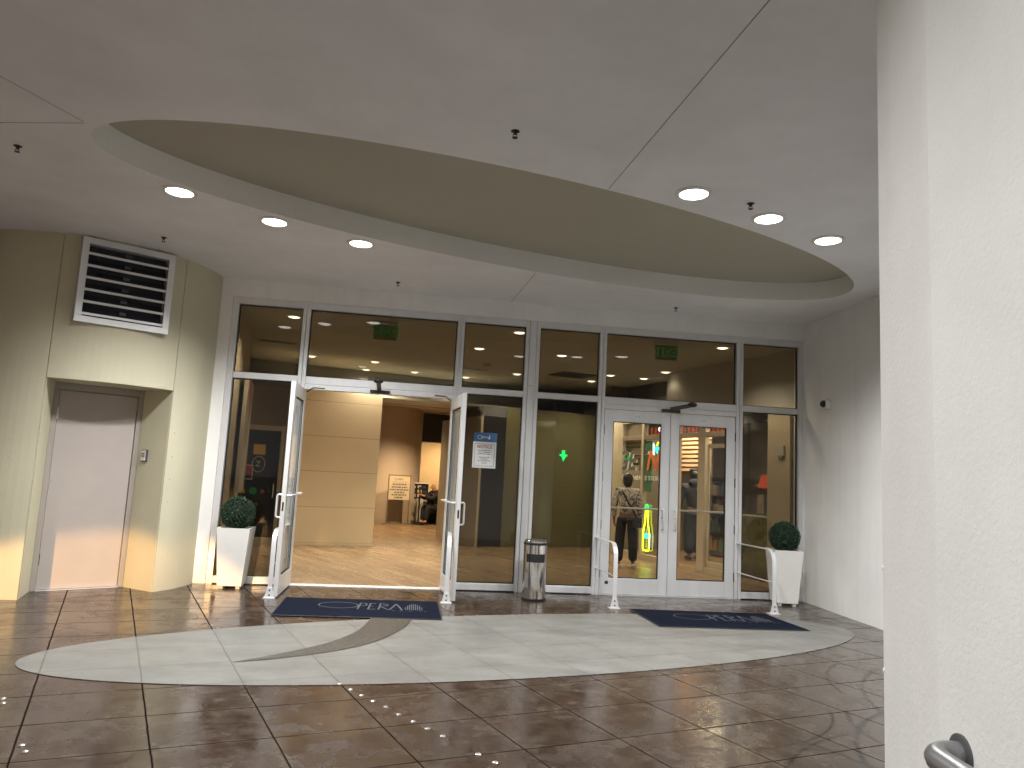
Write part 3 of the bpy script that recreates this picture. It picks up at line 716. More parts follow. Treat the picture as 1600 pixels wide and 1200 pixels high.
# ------------------------------------------------------------------ mats
def doormat(c4, label):
    cx_ = Vector((sum(p[0] for p in c4)/4, sum(p[1] for p in c4)/4, 0))
    m = thing('door_mat', label, 'mat', cx_, 0, 'navy logo mats before the doors')
    zt = .016
    g = MB(); g.hexa([(p[0], p[1], .0095) for p in c4], [(p[0]+(cx_.x-p[0])*.012, p[1]+(cx_.y-p[1])*.02, zt-.002) for p in c4]); g.build('rubber_edge', 'matedge', m)
    q4 = [(p[0]+(cx_.x-p[0])*.018, p[1]+(cx_.y-p[1])*.035) for p in c4]
    g = MB(); g.hexa([(*p, zt-.003) for p in q4], [(*p, zt) for p in q4]); g.build('carpet', 'mat', m)
    # bilinear frame: s along width 0..1, t front(0)->back(1)
    fl, fr, br_, bl = (Vector(p) for p in q4)
    def B(s, t): return (fl*(1-s)+fr*s)*(1-t)+(bl*(1-s)+br_*s)*t
    Wd, Hd = (fr-fl).length, (bl-fl).length
    g = MB(); z = zt+.0015
    def stroke(pts, w=.008):
        P = [B(*p) for p in pts]
        for a, b in zip(P, P[1:]):
            d = (b-a).normalized(); n2 = Vector((-d.y, d.x))*w; g.poly([(*(a+n2), z), (*(a-n2), z), (*(b-n2), z), (*(b+n2), z)])
    stroke([(.36+.125*math.cos(t), .60+.17*math.sin(t)) for t in (2*math.pi*k/40 for k in range(41))], .006)
    for L, x, wd in (('P', .485, .05), ('E', .55, .045), ('R', .615, .055), ('A', .685, .07)):
        y0, y1 = .40, .76; ym = .58
        if L == 'P': stroke([(x, y0), (x+.012, y1), (x+wd, y1-.03), (x+wd, ym+.04), (x+.008, ym)])
        if L == 'E': stroke([(x+wd, y0+.02), (x, y0), (x+.01, y1), (x+wd, y1-.02)]); stroke([(x+.005, ym), (x+wd*.7, ym)])
        if L == 'R': stroke([(x, y0), (x+.01, y1), (x+wd, y1-.06), (x+wd, ym+.06), (x+.006, ym), (x+wd+.01, y0)])
        if L == 'A': stroke([(x, y0), (x+.042, y1), (x+wd+.01, y0)])
    g.build('wordmark', 'matprint', m)
    g = MB()
    for k in range(9):
        s0 = .785+k*.013; h_ = .36*math.sin(math.pi*(k+1)/10)**.7; a, b = B(s0, .42), B(s0+.003, .42+h_); d = Vector((.0045, 0)); g.poly([(*(a-d), z), (*(a+d), z), (*(b+d), z), (*(b-d), z)])
    for s0 in (.70, .75, .81, .87, .9):
        a, b = B(s0, .36), B(s0+.016, .36); d = Vector((0, .008)); g.poly([(*(a-d), z), (*(b-d), z), (*(b+d), z), (*(a+d), z)])
    g.build('emblem', 'matprint', m)
doormat([(-2.045, 6.77), (-.525, 6.955), (-.65, 7.885), (-2.185, 7.69)], 'navy mat with pale lettering before the open doors')
doormat([(1.51, 7.17), (3.01, 7.345), (2.85, 8.18), (1.36, 8.045)], 'navy mat with pale lettering before the closed doors')

# ------------------------------------------------------------------ steel floor studs
studs = [(-.98, 4.812), (-.889, 4.703), (-.802, 4.599), (-.715, 4.501), (-.625, 4.408), (-.534, 4.286), (-.439, 4.183), (-.352, 4.084), (-.262, 3.982), (-.072, 3.763), (.013, 3.67)]
ords = ['first', 'second', 'third', 'fourth', 'fifth', 'sixth', 'seventh', 'eighth', 'ninth', 'tenth', 'eleventh']
g = MB(); g.lathe([(.015, 0), (.015, .003), (.01, .006), (0, .0068)], (0, 0, .0005), 14)
stud0 = g.build('floor_stud', plain('worn_stud_steel', (.42, .41, .39), .33, .8))
def place_stud(x, y, label, first=[True]):
    o = stud0 if first[0] else stud0.copy()
    if not first[0]: COL.objects.link(o)
    first[0] = False; o.location = (x, y, 0); tag(o, label, 'floor stud', 'steel studs set in the paving')
for k, (x, y) in enumerate(studs): place_stud(x, y, f'steel floor stud, {ords[k]} from the pale oval in the diagonal row')
for (x, y), l in zip(((-2.17, 3.585), (-2.109, 3.515), (-2.683, 4.214), (-2.634, 4.142)), ('upper of two steel studs in the paving near the lower left corner', 'lower of two steel studs in the paving near the lower left corner', 'upper of two steel studs at the left edge of the paving', 'lower of two steel studs at the left edge of the paving')): place_stud(x, y, l)
for k, (x, y) in enumerate(((-2.62, 6.553), (-2.463, 6.371), (-2.361, 6.264), (-2.282, 6.182))): place_stud(x, y, f'steel floor stud, {ords[k]} from the wall in the row by the planter')

# ------------------------------------------------------------------ lamps
def spot(name, loc, energy, color, angle=120, blend=.6, rot=(0, 0, 0), size=.08, parent=None):
    l = bpy.data.lights.new(name, 'SPOT'); l.energy = energy; l.color = color; l.spot_size = R(angle); l.spot_blend = blend; l.shadow_soft_size = size
    o = bpy.data.objects.new(name, l); COL.objects.link(o); o.location = loc; o.rotation_euler = rot
    if parent: o.parent = parent
    return o
def downlight(rad_, lensmat, energy, color, angle, blend):
    d = thing('downlight', '', 'ceiling light', (0, 0, 0))
    g = MB(); g.lathe([(rad_, .002), (rad_+.028, .0015), (rad_+.03, -.006), (rad_, -.012), (rad_-.004, -.002), (rad_-.004, .001)], seg=32); g.build('trim_ring', 'white', d)
    g = MB(); g.lathe([(rad_-.003, -.003), (rad_*.7, -.016), (rad_*.35, -.023), (0, -.025)], seg=28); g.build('lens', lensmat, d)
    spot('downlight_lamp', (0, 0, -.045), energy, color, angle, blend, size=rad_*.8, parent=d)
    return d
EXT_E = 335
ext = downlight(.104, 'lamp', EXT_E, (1, .995, .99), 150, .75)
extp = [(-2.717, 5.634, 'lit downlight at the far left end of the left three'), (-2.155, 6.247, 'lit downlight in the middle of the left three'), (-1.494, 6.748, 'lit downlight at the right end of the left three'),
        (1.251, 5.139, 'lit downlight at the left end of the right three'), (1.945, 5.56, 'lit downlight in the middle of the right three'), (2.6, 5.991, 'lit downlight nearest the right pier'),
        (-1.15, 1.95, 'added fill downlight overhead to the left, out of frame'), (-3.9, 2.6, 'added fill downlight at the left, out of frame'), (-.2, -.5, 'added fill downlight overhead behind the viewer, out of frame'), (-6.6, 3.6, 'added fill downlight beyond the left edge of the frame')]  # the last four are unseen, added to brighten pier, floor and ceiling
for k, (x, y, l) in enumerate(extp):
    o = ext if k == 0 else copy_tree(ext); o.location = (x, y, ZC); tag(o, l, 'ceiling light', 'round downlights in the canopy ceiling')
INT_E = 195
itn = downlight(.078, 'lampw', INT_E, (1, .88, .69), 140, .7)
P2 = {1: 'first', 2: 'second', 3: 'third', 4: 'fourth', 5: 'fifth'}
intp = [(-2.832, 14.103, 'lower left lobby downlight behind the second transom pane'), (-2.465, 13.018, 'middle lobby downlight behind the second transom pane'), (-1.892, 14.111, 'right lobby downlight behind the second transom pane'), (-3.519, 12.717, 'lobby downlight behind the left end of the second transom pane'),
        (-.92, 14.479, 'lobby downlight low at the left edge of the third transom pane'), (-.524, 11.045, 'lobby downlight in the middle of the third transom pane'), (.067, 9.633, 'lobby downlight high at the right of the third transom pane'), (.086, 13.643, 'lobby downlight low at the right of the third transom pane'),
        (.752, 11.3, 'lobby downlight in the middle of the fourth transom pane'), (1.528, 14.092, 'lobby downlight low at the right of the fourth transom pane'), (1.773, 13.182, 'lobby downlight at the left of the fifth transom pane'), (2.411, 13.373, 'lower middle lobby downlight behind the fifth transom pane'), (2.616, 12.461, 'right middle lobby downlight behind the fifth transom pane'), (2.871, 9.981, 'lobby downlight high at the right of the fifth transom pane'), (-2.86, 9.36, 'lobby downlight half hidden by the mullion between the first two transom panes')]
for k, (x, y, l) in enumerate(intp):
    o = itn if k == 0 else copy_tree(itn); o.location = (x, y, ZI)
    if k in (3, 12):
        for ch in o.children:
            if ch.type == 'LIGHT': ch.data = ch.data.copy(); ch.data.energy = 14 if k == 12 else INT_E*2.6
    o.location = (x, y, ZI); tag(o, l, 'ceiling light', 'round downlights in the lobby ceiling')

# sprinklers
def sprinkler():
    s = thing('sprinkler', '', 'sprinkler', (0, 0, 0))
    g = MB(); g.lathe([(.034, 0), (.034, -.004), (.02, -.009), (.013, -.01), (.013, -.03), (0, -.03)], seg=18); g.build('escutcheon', 'black_metal', s)
    g = MB(); g.tube([(-.014, 0, -.028), (-.014, 0, -.05), (0, 0, -.058)], .003, 6); g.tube([(.014, 0, -.028), (.014, 0, -.05), (0, 0, -.058)], .003, 6); g.lathe([(0, -.056), (.022, -.058), (.022, -.061), (0, -.062)], seg=12); g.build('deflector', 'black_metal', s)
    return s
s0 = sprinkler()
for k, (x, y, l) in enumerate(((-3.532, 4.917, 'dark sprinkler head in the ceiling at the far left'), (-3.425, 6.887, 'dark sprinkler head in the ceiling above the louvred vent'), (-1.347, 8.132, 'small sprinkler head in the ceiling above the open doors'), (-.06, 4.311, 'dark sprinkler head on the ceiling in front of the oval recess'), (1.712, 5.278, 'dark sprinkler head between the right downlights'), (1.923, 8.66, 'small sprinkler head in the ceiling above the closed doors'))):
    o = s0 if k == 0 else copy_tree(s0); o.scale = (.8, .8, .72); o.location = (x, y, ZC); tag(o, l, 'sprinkler', 'sprinkler heads in the canopy ceiling')

# dome camera on the right wall
dc = thing('dome_camera', 'small white dome security camera with black lens on the right wall', 'camera', (3.775, 8.68, 2.385))
MX = Matrix.Translation((3.768, 8.68, 2.385)) @ Matrix.Rotation(R(-90), 4, 'Y')
g = MB(MX); g.lathe([(.06, 0), (.06, .03), (.054, .05), (.04, .055), (0, .055)], seg=24); g.build('camera_base', 'white', dc)
g = MB(MX); g.lathe([(.044, .05), (.042, .07), (.03, .09), (.012, .1), (0, .101)], seg=20); g.build('dome', 'black', dc)

# ------------------------------------------------------------------ lobby
g = MB(); g.poly([w1(-3.6, .1, ZI), w1(0, .1, ZI), w2(3.6, .1, ZI), (9, 10.2, ZI), (9, 24, ZI), (-9, 24, ZI), (-9, 9, ZI)]); struct(g.build('lobby_ceiling', 'lobby_ceiling'))
bulk = thing('bulkhead_wall', 'charcoal upper wall running across the back of the lobby', 'wall', (-2.31, 14.4, 0))
g = MB(BW); g.box(-4.5, 4.9, 1.25, 1.45, 2.66, ZI-.001); g.build('upper_wall', 'bulkhead', bulk)
g = MB(BW); g.box(-.02, 4.9, .25, 1.249, 2.655, 2.7); g.build('soffit', 'lobby_ceiling', bulk)
g = MB(BW); g.box(.75, 1.3, 1.244, 1.249, 2.8, 2.9); g.build('air_grille', 'darkbox', bulk)
pw = thing('panel_wall', 'beige laminate panelled wall straight behind the open doors', 'wall', (-2.31, 13.2, 0))
g = MB(BW); g.box(-1.62, 0, 0, 1.25, .006, 2.655); g.build('panels', 'panel', pw)
g = MB(BW); g.box(-1.62, .0, -.012, 0, .006, .035); g.build('base_strip', 'beige', pw)
bw_ = thing('shop_wall', 'dark brown wall around the stickered glass door at the left of the lobby', 'wall', (-4.3, 12.3, 0))
g = MB(BW); g.box(-4.5, -2.42, 0, 1.25, .006, 2.655); g.box(-1.64, -1.6205, -.0, 1.25, .006, 2.655); g.box(-2.42, -1.64, 0, 1.25, 1.98, 2.655); g.box(-2.42, -1.64, 1.2, 1.25, .006, 1.98); g.build('wall_face', 'brownwall', bw_)
sd = thing('shop_door', 'stickered glass door in a beige frame at the left of the lobby', 'door', BW @ Vector((-2.03, 0, 0)))
g = MB(BW); g.box(-2.42, -2.36, -.03, .06, .007, 1.98); g.box(-1.70, -1.64, -.03, .06, .007, 1.98); g.box(-2.36, -1.70, -.03, .06, 1.90, 1.98); g.box(-2.36, -1.70, -.03, .06, .007, .13); g.build('frame', 'framebeige', sd, .003)
g = MB(BW); g.box(-2.36, -1.70, .01, .018, .13, 1.90); gl = g.build('glass', 'clear', sd)
g = MB(BW); g.tube([(-1.76, .01, 1.02), (-1.76, -.05, 1.0), (-1.76, -.05, .8), (-1.76, .01, .78)], .01, 8); g.build('handle', 'alu', sd)
def stick(name, x0, x1, z0, z1, mat, y=-.001):
    g = MB(BW); g.box(x0, x1, y+.006, y+.01, z0, z1); return g.build(name, mat, sd)
stick('yellow_sticker', -2.12, -1.93, 1.49, 1.66, 'yellow'); stick('plate_rim', -2.36, -2.1, 1.07, 1.31, 'white'); stick('dark_plate', -2.35, -2.11, 1.085, 1.3, 'redink', -.004); stick('dark_plate', -2.34, -2.12, 1.09, 1.15, 'gasket', -.007)
stick('amber_sticker', -2.32, -2.2, .845, .91, 'yellow')
for x, r_, mt, z in ((-2.07, .06, 'greenp', .885), (-1.92, .032, 'red', .885)):
    g = MB(BW @ Matrix.Translation((x, .008, z)) @ Matrix.Rotation(R(90), 4, 'X')); g.lathe([(0, 0), (r_, 0), (r_, .003), (0, .003)], seg=20); g.build('round_sticker', mt, sd)
g = MB(BW); g.tube([(-2.02+.1*math.cos(t), .008, 1.33+.13*math.sin(t)) for t in (2*math.pi*k/28 for k in range(29))], .005, 6); add_text(g, 'Z', .13, (-2.03, .008, 1.33)); add_text(g, '24', .17, (-2.07, .008, .55), mirror=True); add_text(g, 'Open', .075, (-2.06, .008, .665), mirror=True); g.build('door_lettering', 'frosted', sd)
# shop room behind the stickered door
# curved beige wall at the left with a painting
cw = spl([(-3.36, 8.62), (-3.45, 9.1), (-3.55, 9.5), (-3.78, 10.3), (-4.12, 11.4), (-4.4, 12.22)], 4)
g = MB(); n = len(cw)
g.prism([(p.x, p.y) for p in cw]+[(-4.7, 12.1), (-4.3, 10.2), (-3.9, 8.6)], .006, ZI-.002, True)
tag(g.build('lobby_side_wall', 'beige', sharp=25), 'beige curved side wall just inside the left glass pane', 'wall')
a_, b_ = Vector((-3.56, 9.72)), Vector((-3.92, 10.95)); dd = (b_-a_); PF = frame(a_, math.atan2(dd.y, dd.x)); PWd = dd.length
pa = thing('canvas_painting', 'tall narrow abstract canvas hung on the beige curved wall', 'painting', (a_.x, a_.y, .8))
g = MB(PF); g.box(0, PWd, -.06, -.01, .95, 2.5); g.build('canvas', 'painting', pa)
g = MB(PF); g.prism([(PWd*.3, -.065), (PWd*.7, -.065), (PWd*.7, -.0605), (PWd*.3, -.0605)], 2.25, 2.47); g.hexa([(PWd*.52, -.065, 2.02), (PWd*.62, -.065, 2.02), (PWd*.62, -.0605, 2.02), (PWd*.52, -.0605, 2.02)], [(PWd*.36, -.065, 2.25), (PWd*.7, -.065, 2.25), (PWd*.7, -.0605, 2.25), (PWd*.36, -.0605, 2.25)]); g.build('red_patch', 'red', pa)

# corridor and reception beyond
FR = frame((-2.3, 19.3), U)
col = thing('round_column', 'rounded taupe column wall beyond the beige panels', 'column', (-2.9, 19.2, 0))
arcp = []
for k in range(25):
    a = R(200+k*160/24); arcp.append((-.62+.85*math.cos(a), .75+.85*math.sin(a)*.95))
arcp += [(.2, 2.0), (-2.0, 2.0)]
g = MB(FR); g.prism(arcp, .006, ZI-.003, True); g.build('shaft', 'colgold', col, sharp=30)
g = MB(FR); g.prism([(x*1.0+(x+.62)*.012, y+(y-.75)*.012) for x, y in arcp], .007, .09, True); g.build('skirting', 'beige', col)
g = MB(FR); g.prism([(x+(x+.62)*.008, y+(y-.75)*.008) for x, y in arcp], 2.06, 2.075, True); g.build('band', 'framebeige', col)
g = MB(FR); g.box(-2.4, 3.4, 2.2, 2.4, .006, ZI-.004); tag(g.build('reception_wall', 'warmwall', ), 'warm lit wall behind the reception desk', 'wall')
g = MB(FR); g.box(.08, 1.35, .9, 1.1, 2.16, 2.95); tag(g.build('hanging_panel', 'bluewall'), 'dark slate panel hanging above the reception desk', 'panel')
g = MB(FR); g.box(-1.9, 4.2, -2.6, 2.2, 2.97, 3.0); tag(g.build('corridor_ceiling', 'corridor_paint'), 'low peach ceiling over the reception corridor', 'ceiling')
rd = downlight(.07, 'lampw', 420, (1, .72, .42), 140, .6)
for k, (x, y, z, l) in enumerate(((-1.6, 17.2, 2.97, 'warm reception downlight in front of the slate panel'), (-1.75, 20.75, 2.97, 'warm reception downlight behind the slate panel, left'), (-.9, 20.9, 2.97, 'warm reception downlight behind the slate panel, right'), (-2.7, 17.0, 2.97, 'warm reception downlight above the round column'))):
    o = rd if k == 0 else copy_tree(rd); o.location = (x, y, z); tag(o, l, 'ceiling light', 'warm downlights over the reception')
# sign stand
st = thing('sign_stand', 'tall framed notice stand with lines of dark print before the column', 'sign stand', (-2.68, 18.6, 0))
SF_ = frame((-2.68, 18.6), U)
g = MB(SF_); 
for x in (-.29, .265): g.box(x, x+.025, -.012, .012, .02, 1.235)
g.box(-.265, .265, -.012, .012, 1.21, 1.235); g.build('frame', 'brownwall', st)
g = MB(SF_); g.box(-.36, .36, -.17, .17, .006, .022); g.build('base', 'brownwall', st)
g = MB(SF_); g.box(-.264, .264, -.006, .006, .62, 1.208); g.build('board', 'beige', st)
g = MB(SF_); g.box(-.264, .264, -.004, .004, .03, .618); g.build('lower_glass', 'clear', st)
g = MB(SF_); 
for z, wd in ((1.0, .36), (.93, .40), (.865, .48), (.80, .26), (.74, .38), (.675, .22)):
    x = -wd/2
    while x < wd/2-.02:
        l = min(random.uniform(.03, .09), wd/2-x); g.box(x, x+l, -.01, -.0065, z-.016, z+.016); x += l+.015
g.box(-.2, .2, -.009, -.0065, 1.055, 1.06); g.build('print', 'ink', st)
g = MB(SF_); g.tube([(-.1+.03*math.cos(t), -.008, 1.125+.025*math.sin(t)) for t in (2*math.pi*k/16 for k in range(17))], .004, 5); add_text(g, 'PERA', .06, (.02, -.008, 1.125)); g.build('logo', 'ink', st)
# reception table, display, stanchion
rt = thing('reception_table', 'table under a floor length black cloth in the reception', 'table', (-1.75, 19.6, 0))
g = MB(FR); g.box(.36, 1.6, .02, .6, .012, .72)
o = g.build('tablecloth', 'blackcloth', rt, .02)
dk = thing('display_case', 'low pale cabinet left of the black table', 'cabinet', (-2.2, 19.5, 0))
g = MB(FR); g.box(.02, .3, .1, .5, .006, .64); g.build('cabinet_body', 'paleupper', dk, .004)
g = MB(FR)
for x in (.11, .21): g.box(x, x+.006, .094, .1, .03, .62)
g.build('cabinet_seam', 'brownwall', dk)
pb = thing('photo_board', 'dark photo board with grey pictures standing on the pale cabinet', 'board', (-2.2, 19.45, .64))
g = MB(FR); g.box(-.13, .34, .16, .2, .641, 1.03); g.build('board_back', 'black', pb)
g = MB(FR)
rnd = random.Random(5)
for k in range(9):
    x = -.1+(k % 3)*.145; z = .68+(k//3)*.115; g = MB(FR); g.box(x, x+rnd.uniform(.07, .12), .154, .16, z, z+rnd.uniform(.05, .09)); g.build('picture', ('greywall', 'beige', 'bluewall')[k % 3], pb)
g = MB(FR); g.box(-.13, .34, .15, .205, 1.03, 1.05); g.build('top_edge', 'white', pb)
sp_ = thing('stanchion', 'black post with round base beside the pale cabinet', 'stanchion', FR @ Vector((-.02, -.25, 0)))
g = MB(FR @ Matrix.Translation((-.02, -.25, 0))); g.lathe([(0, .006), (.16, .006), (.16, .02), (.03, .04), (.022, .06), (.022, .9), (.03, .91), (.03, .95), (0, .955)], seg=18); g.build('post', 'black_metal', sp_)
# grey wall with switch and outlets (third bay), lift opening, olive panels
gw = thing('grey_wall', 'grey painted wall with light switch seen behind the notice', 'wall', (-1., 19.9, 0))
GW = frame((-1.16, 20.2), R(-40))
g = MB(GW); g.box(-.5, 2.6, 0, .2, .006, 2.96); g.build('wall_face', 'greywall', gw)
g = MB(GW); g.box(-.5, 2.6, -.02, 0, .007, .17); g.build('skirting', 'greywall', gw)
sw = thing('light_switch', 'small white light switch on the grey wall', 'switch', GW @ Vector((.33, 0, 1.15)))
g = MB(GW); g.box(.27, .37, -.012, -.001, 1.05, 1.22); g.build('plate', 'white', sw, .003)
g = MB(GW); g.box(.305, .335, -.02, -.012, 1.11, 1.16); g.build('toggle', 'ink', sw)
for k, x in enumerate((.22, .36)):
    g = MB(GW); g.box(x, x+.08, -.012, -.001, .36, .5); tag(g.build('outlet_plate', 'greywall', bevel=.003), ('left' if k == 0 else 'right')+' of two grey outlet plates low on the grey wall', 'outlet', 'outlet plates')
lb = thing('lift_lobby', 'black opening frame between the grey wall and the olive panels', 'doorway', BW @ Vector((2.3, 0, 0)))
g = MB(BW); g.box(1.98, 2.46, .0, 2.2, .006, 2.46); g.build('dark_lining', 'darkbox', lb)
g = MB(BW); g.box(1.93, 1.979, -.02, 2.2, .006, 2.46); g.build('steel_trim', 'framebeige', lb)
ow = thing('olive_wall', 'glossy olive panelled wall behind the fourth glass bay', 'wall', BW @ Vector((3.5, 0, 0)))
g = MB(BW); g.box(2.465, 4.62, 0, 1.249, .006, 2.655); g.build('panels', 'panel_olive', ow)
g = MB(BW); g.box(1.98, 2.464, .01, 1.249, 2.465, 2.655); g.build('lintel', 'bulkhead', ow)
gx = thing('green_cross_reflection', 'small green cross reflection on the olive wall, built as a glowing shape', 'sign', BW @ Vector((3.73, -.03, 1.8)))  # reflection of a neon cross in the panels, built as an emissive shape
g = MB(BW); g.box(3.70, 3.765, -.03, -.012, 1.83, 1.91); g.hexa([(3.65, -.03, 1.79), (3.82, -.03, 1.79), (3.82, -.012, 1.79), (3.65, -.012, 1.79)], [(3.65, -.03, 1.83), (3.82, -.03, 1.83), (3.82, -.012, 1.83), (3.65, -.012, 1.83)]); g.hexa([(3.73, -.03, 1.69), (3.737, -.03, 1.69), (3.737, -.012, 1.69), (3.73, -.012, 1.69)], [(3.69, -.03, 1.79), (3.79, -.03, 1.79), (3.79, -.012, 1.79), (3.69, -.012, 1.79)]); g.build('cross_glow', 'neong', gx)
g = MB(BW); g.box(3.69, 3.78, -.012, -.001, 1.76, 1.86); g.build('cross_backing', 'black', gx)
# ceiling details in the lobby
for k, (x, y, l) in enumerate(((1.1, 13.4, 'dark square air diffuser in the lobby ceiling behind the fourth transom'), (-3.7, 11.4, 'dark slot diffuser in the lobby ceiling behind the first transom'), (-.75, 13.3, 'dark slot diffuser in the lobby ceiling behind the third transom'))):
    g = MB(frame((x, y), U)); w_, h_ = ((.35, .3) if k == 0 else (.28, .05)); g.box(-w_, w_, -h_, h_, ZI-.012, ZI-.001)
    tag(g.build('air_diffuser', 'darkbox', bevel=.004), l, 'vent', 'ceiling diffusers in the lobby')
sm = thing('smoke_detector', 'small smoke detector on the lobby ceiling behind the third transom', 'smoke detector', (-.45, 12.6, ZI))
g = MB(); g.lathe([(.07, 0), (.07, -.02), (.05, -.045), (0, -.05)], (-.45, 12.6, ZI), 18); g.build('housing', 'greywall', sm)
# exit signs hanging behind the transoms, read from inside
def exit_sign(c_, ang, label):
    e = thing('exit_sign', label, 'exit sign', (c_[0], c_[1], ZI), 0, 'hanging exit signs')
    F = frame(c_, ang)
    g = MB(F); g.box(-.16, .16, -.02, .02, ZI-.035, ZI-.001); g.build('canopy', 'alu', e, .003)
    g = MB(F); g.box(-.15, .15, -.004, .004, ZI-.235, ZI-.036); pl = g.build('plate', 'exitplate', e)
    g = MB(F); add_text(g, 'EXIT', .17, (0, -.006, ZI-.135), mirror=True, bold=.003); g.build('letters', 'exitgreen', e)
exit_sign((-1.68, 9.42), A1, 'mirrored green EXIT sign behind the transom over the open doors'); exit_sign((2.07, 9.86), A2, 'mirrored green EXIT sign behind the transom over the closed doors')

# ------------------------------------------------------------------ convenience shop facade at the right
fa = thing('shop_facade', 'champagne framed glass shop front of the convenience store inside', 'shop front', FC @ Vector((0, 0, 0)))
def fb(x0, x1, z0, z1, name, mat='framebeige', y0=-.03, y1=.06):
    g = MB(FC); g.box(x0, x1, y0, y1, z0, z1); return g.build(name, mat, fa, .003)
for x0, x1 in ((-2.5, -1.98), ): fb(x0, x1, .006, 2.6, 'side_panel', 'beige', -.02, .08)
for x0, x1 in ((-1.98, -1.80), (-1.12, -1.05), (-.16, -.0), (.56, .74), (1.42, 1.5)): fb(x0, x1, .006, 2.5, 'mullion')
for x0, x1 in ((-1.80, -1.12), (-1.05, -.16), (0, .56), (.74, 1.42)):
    fb(x0, x1, 2.12, 2.2, 'transom', 'brownwall' if x0 < -.5 else 'framebeige', -.025, .055)
    fb(x0, x1, 2.44, 2.5, 'head_rail', y0=-.025, y1=.055)
    g = MB(FC); g.box(x0, x1, .01, .016, 2.2, 2.44); g.build('glass_pane', 'clear', fa)
    if x0 != 0:
        fb(x0, x1, .006, .10, 'sill', y0=-.025, y1=.055); g = MB(FC); g.box(x0, x1, .01, .016, .10, 2.12); g.build('glass_pane', 'clear', fa)
g = MB(FC)
for x0, x1, z0, z1 in ((.80, .84, .12, 2.0), (1.33, 1.38, .12, 2.0), (.84, 1.33, .12, .2), (.84, 1.33, 1.94, 2.0)): g.box(x0, x1, -.02, .005, z0, z1)
g.build('inner_door_frame', 'framebeige', fa, .003)
uw = thing('upper_shop_wall', 'pale wall above the convenience shop front', 'wall', FC @ Vector((0, 0, 2.5)))
g = MB(FC); g.box(-.38, 2.95, -.01, .15, 2.502, ZI-.002); g.build('upper_face', 'paleupper', uw)
g = MB(FC); g.box(-2.6, -.381, .5, .65, 2.502, ZI-.002); g.box(-2.6, -.381, .0, .5, 2.502, 2.55); g.build('upper_return', 'bulkhead', uw)
pc = thing('beige_pillar', 'beige square pillar behind the right glass pane', 'pillar', FC @ Vector((2.4, 0, 0)))
g = MB(FC); g.box(2.19, 2.62, -.06, .5, .006, 2.5); g.box(2.621, 3., -.058, .4, 2.4, 2.5); g.build('pillar_face', 'beige', pc)
g = MB(FC); g.box(2.621, 3., -.0, .3, .006, 2.4); g.build('side_face', 'greywall', pc)
th_ = thing('thermostat', 'small beige control box on the beige pillar', 'control box', FC @ Vector((2.47, -.06, 1.85)))
g = MB(FC); g.box(2.40, 2.53, -.09, -.061, 1.80, 1.95); g.build('case', 'paleupper', th_, .006)
g = MB(FC); g.box(2.44, 2.50, -.085, -.061, 1.765, 1.80); g.build('sensor', 'greywall', th_, .006)
g = MB(FC); g.box(1.5, 2.188, -.03, .06, .006, .06); g.box(1.5, 2.188, -.03, .06, 2.44, 2.5); 
sf2 = g.build('low_sill', 'framebeige', fa, .003)
g = MB(FC); g.box(1.5, 2.188, .012, .018, .06, 2.44); g.build('glass_pane', 'clear', fa)
# lettering on the shop glass
lt = thing('glass_lettering', 'large GET N lettering over CONVENIENCE STORE on the shop glass', 'lettering', FC @ Vector((-1.2, 0, 1.7)))
g = MB(FC); add_text(g, 'GET', .5, (-1.53, -.002, 1.73), bold=.011, italic=.25, sx=1.08); g.build('grey_letters', 'vinylgrey', lt)
g = MB(FC); add_text(g, 'GET', .5, (-1.49, .004, 1.715), bold=.006, italic=.25, sx=1.08); g.build('letter_reflection', 'frosted', lt)  # offset white copy draws the pale reflection of the lit letters
g = MB(FC); add_text(g, 'N', .5, (-.80, -.002, 1.73), bold=.011, italic=.25, sx=1.0); g.build('orange_letter', 'orange', lt)
g = MB(FC); add_text(g, 'CONVENIENCE STORE', .105, (-1.2, -.002, 1.43), bold=.001, sx=1.3); g.build('small_letters', 'frosted', lt)
# neon signs
nb = thing('neon_bottle', 'yellow neon bottle outline sign low in the shop window', 'neon sign', FC @ Vector((-.9, 0, .2)))
outl = [(-1.03, .17), (-1.06, .2), (-1.06, .48), (-1.03, .56), (-.985, .64), (-.965, .8), (-.965, .86), (-.86, .86), (-.86, .8), (-.84, .64), (-.795, .56), (-.77, .48), (-.77, .2), (-.8, .17), (-1.03, .17)]
g = MB(FC); g.tube([(-.9+(x+.915)*.66, -.02, z) for x, z in outl], .012, 8); g.build('neon_tube', 'neony', nb)
g = MB(FC); g.tube([(-.9+.04*math.cos(t), -.02, .92+.05*math.sin(t)) for t in (2*math.pi*k/16 for k in range(17))], .012, 6); g.build('neon_cap', 'neong', nb)
g = MB(FC); g.box(-.94, -.86, -.022, -.012, .38, .47); g.build('bottle_label', 'neonc', nb)
g = MB(FC); g.tube([(-.785, -.02, .24), (-.785, -.02, .48)], .009, 8); g.build('side_tube', 'neonw', nb)
ns = thing('palm_neon_sign', 'cyan and white lit sign high in the shop window', 'neon sign', FC @ Vector((-.6, .1, 2.0)))
g = MB(FC @ Matrix.Translation((-.86, .1, 1.95)) @ Matrix.Scale(.8, 4)); g.ball((-.12, 0, .07), .1, .02, .09, 12, 8); g.tube([(-.1, 0, .0), (-.08, 0, -.12)], .035, 8); g.build('white_bloom', 'neonw', ns)
g = MB(FC @ Matrix.Translation((-.86, .1, 1.95)) @ Matrix.Scale(.8, 4))
for k in range(5):
    a = R(-30+k*40); g.tube([(.08, 0, -.06), (.08+.1*math.cos(a), 0, -.06+.1*math.sin(a)), (.08+.17*math.cos(a), 0, -.06+.13*math.sin(a))], [.03, .035, .008], 8)
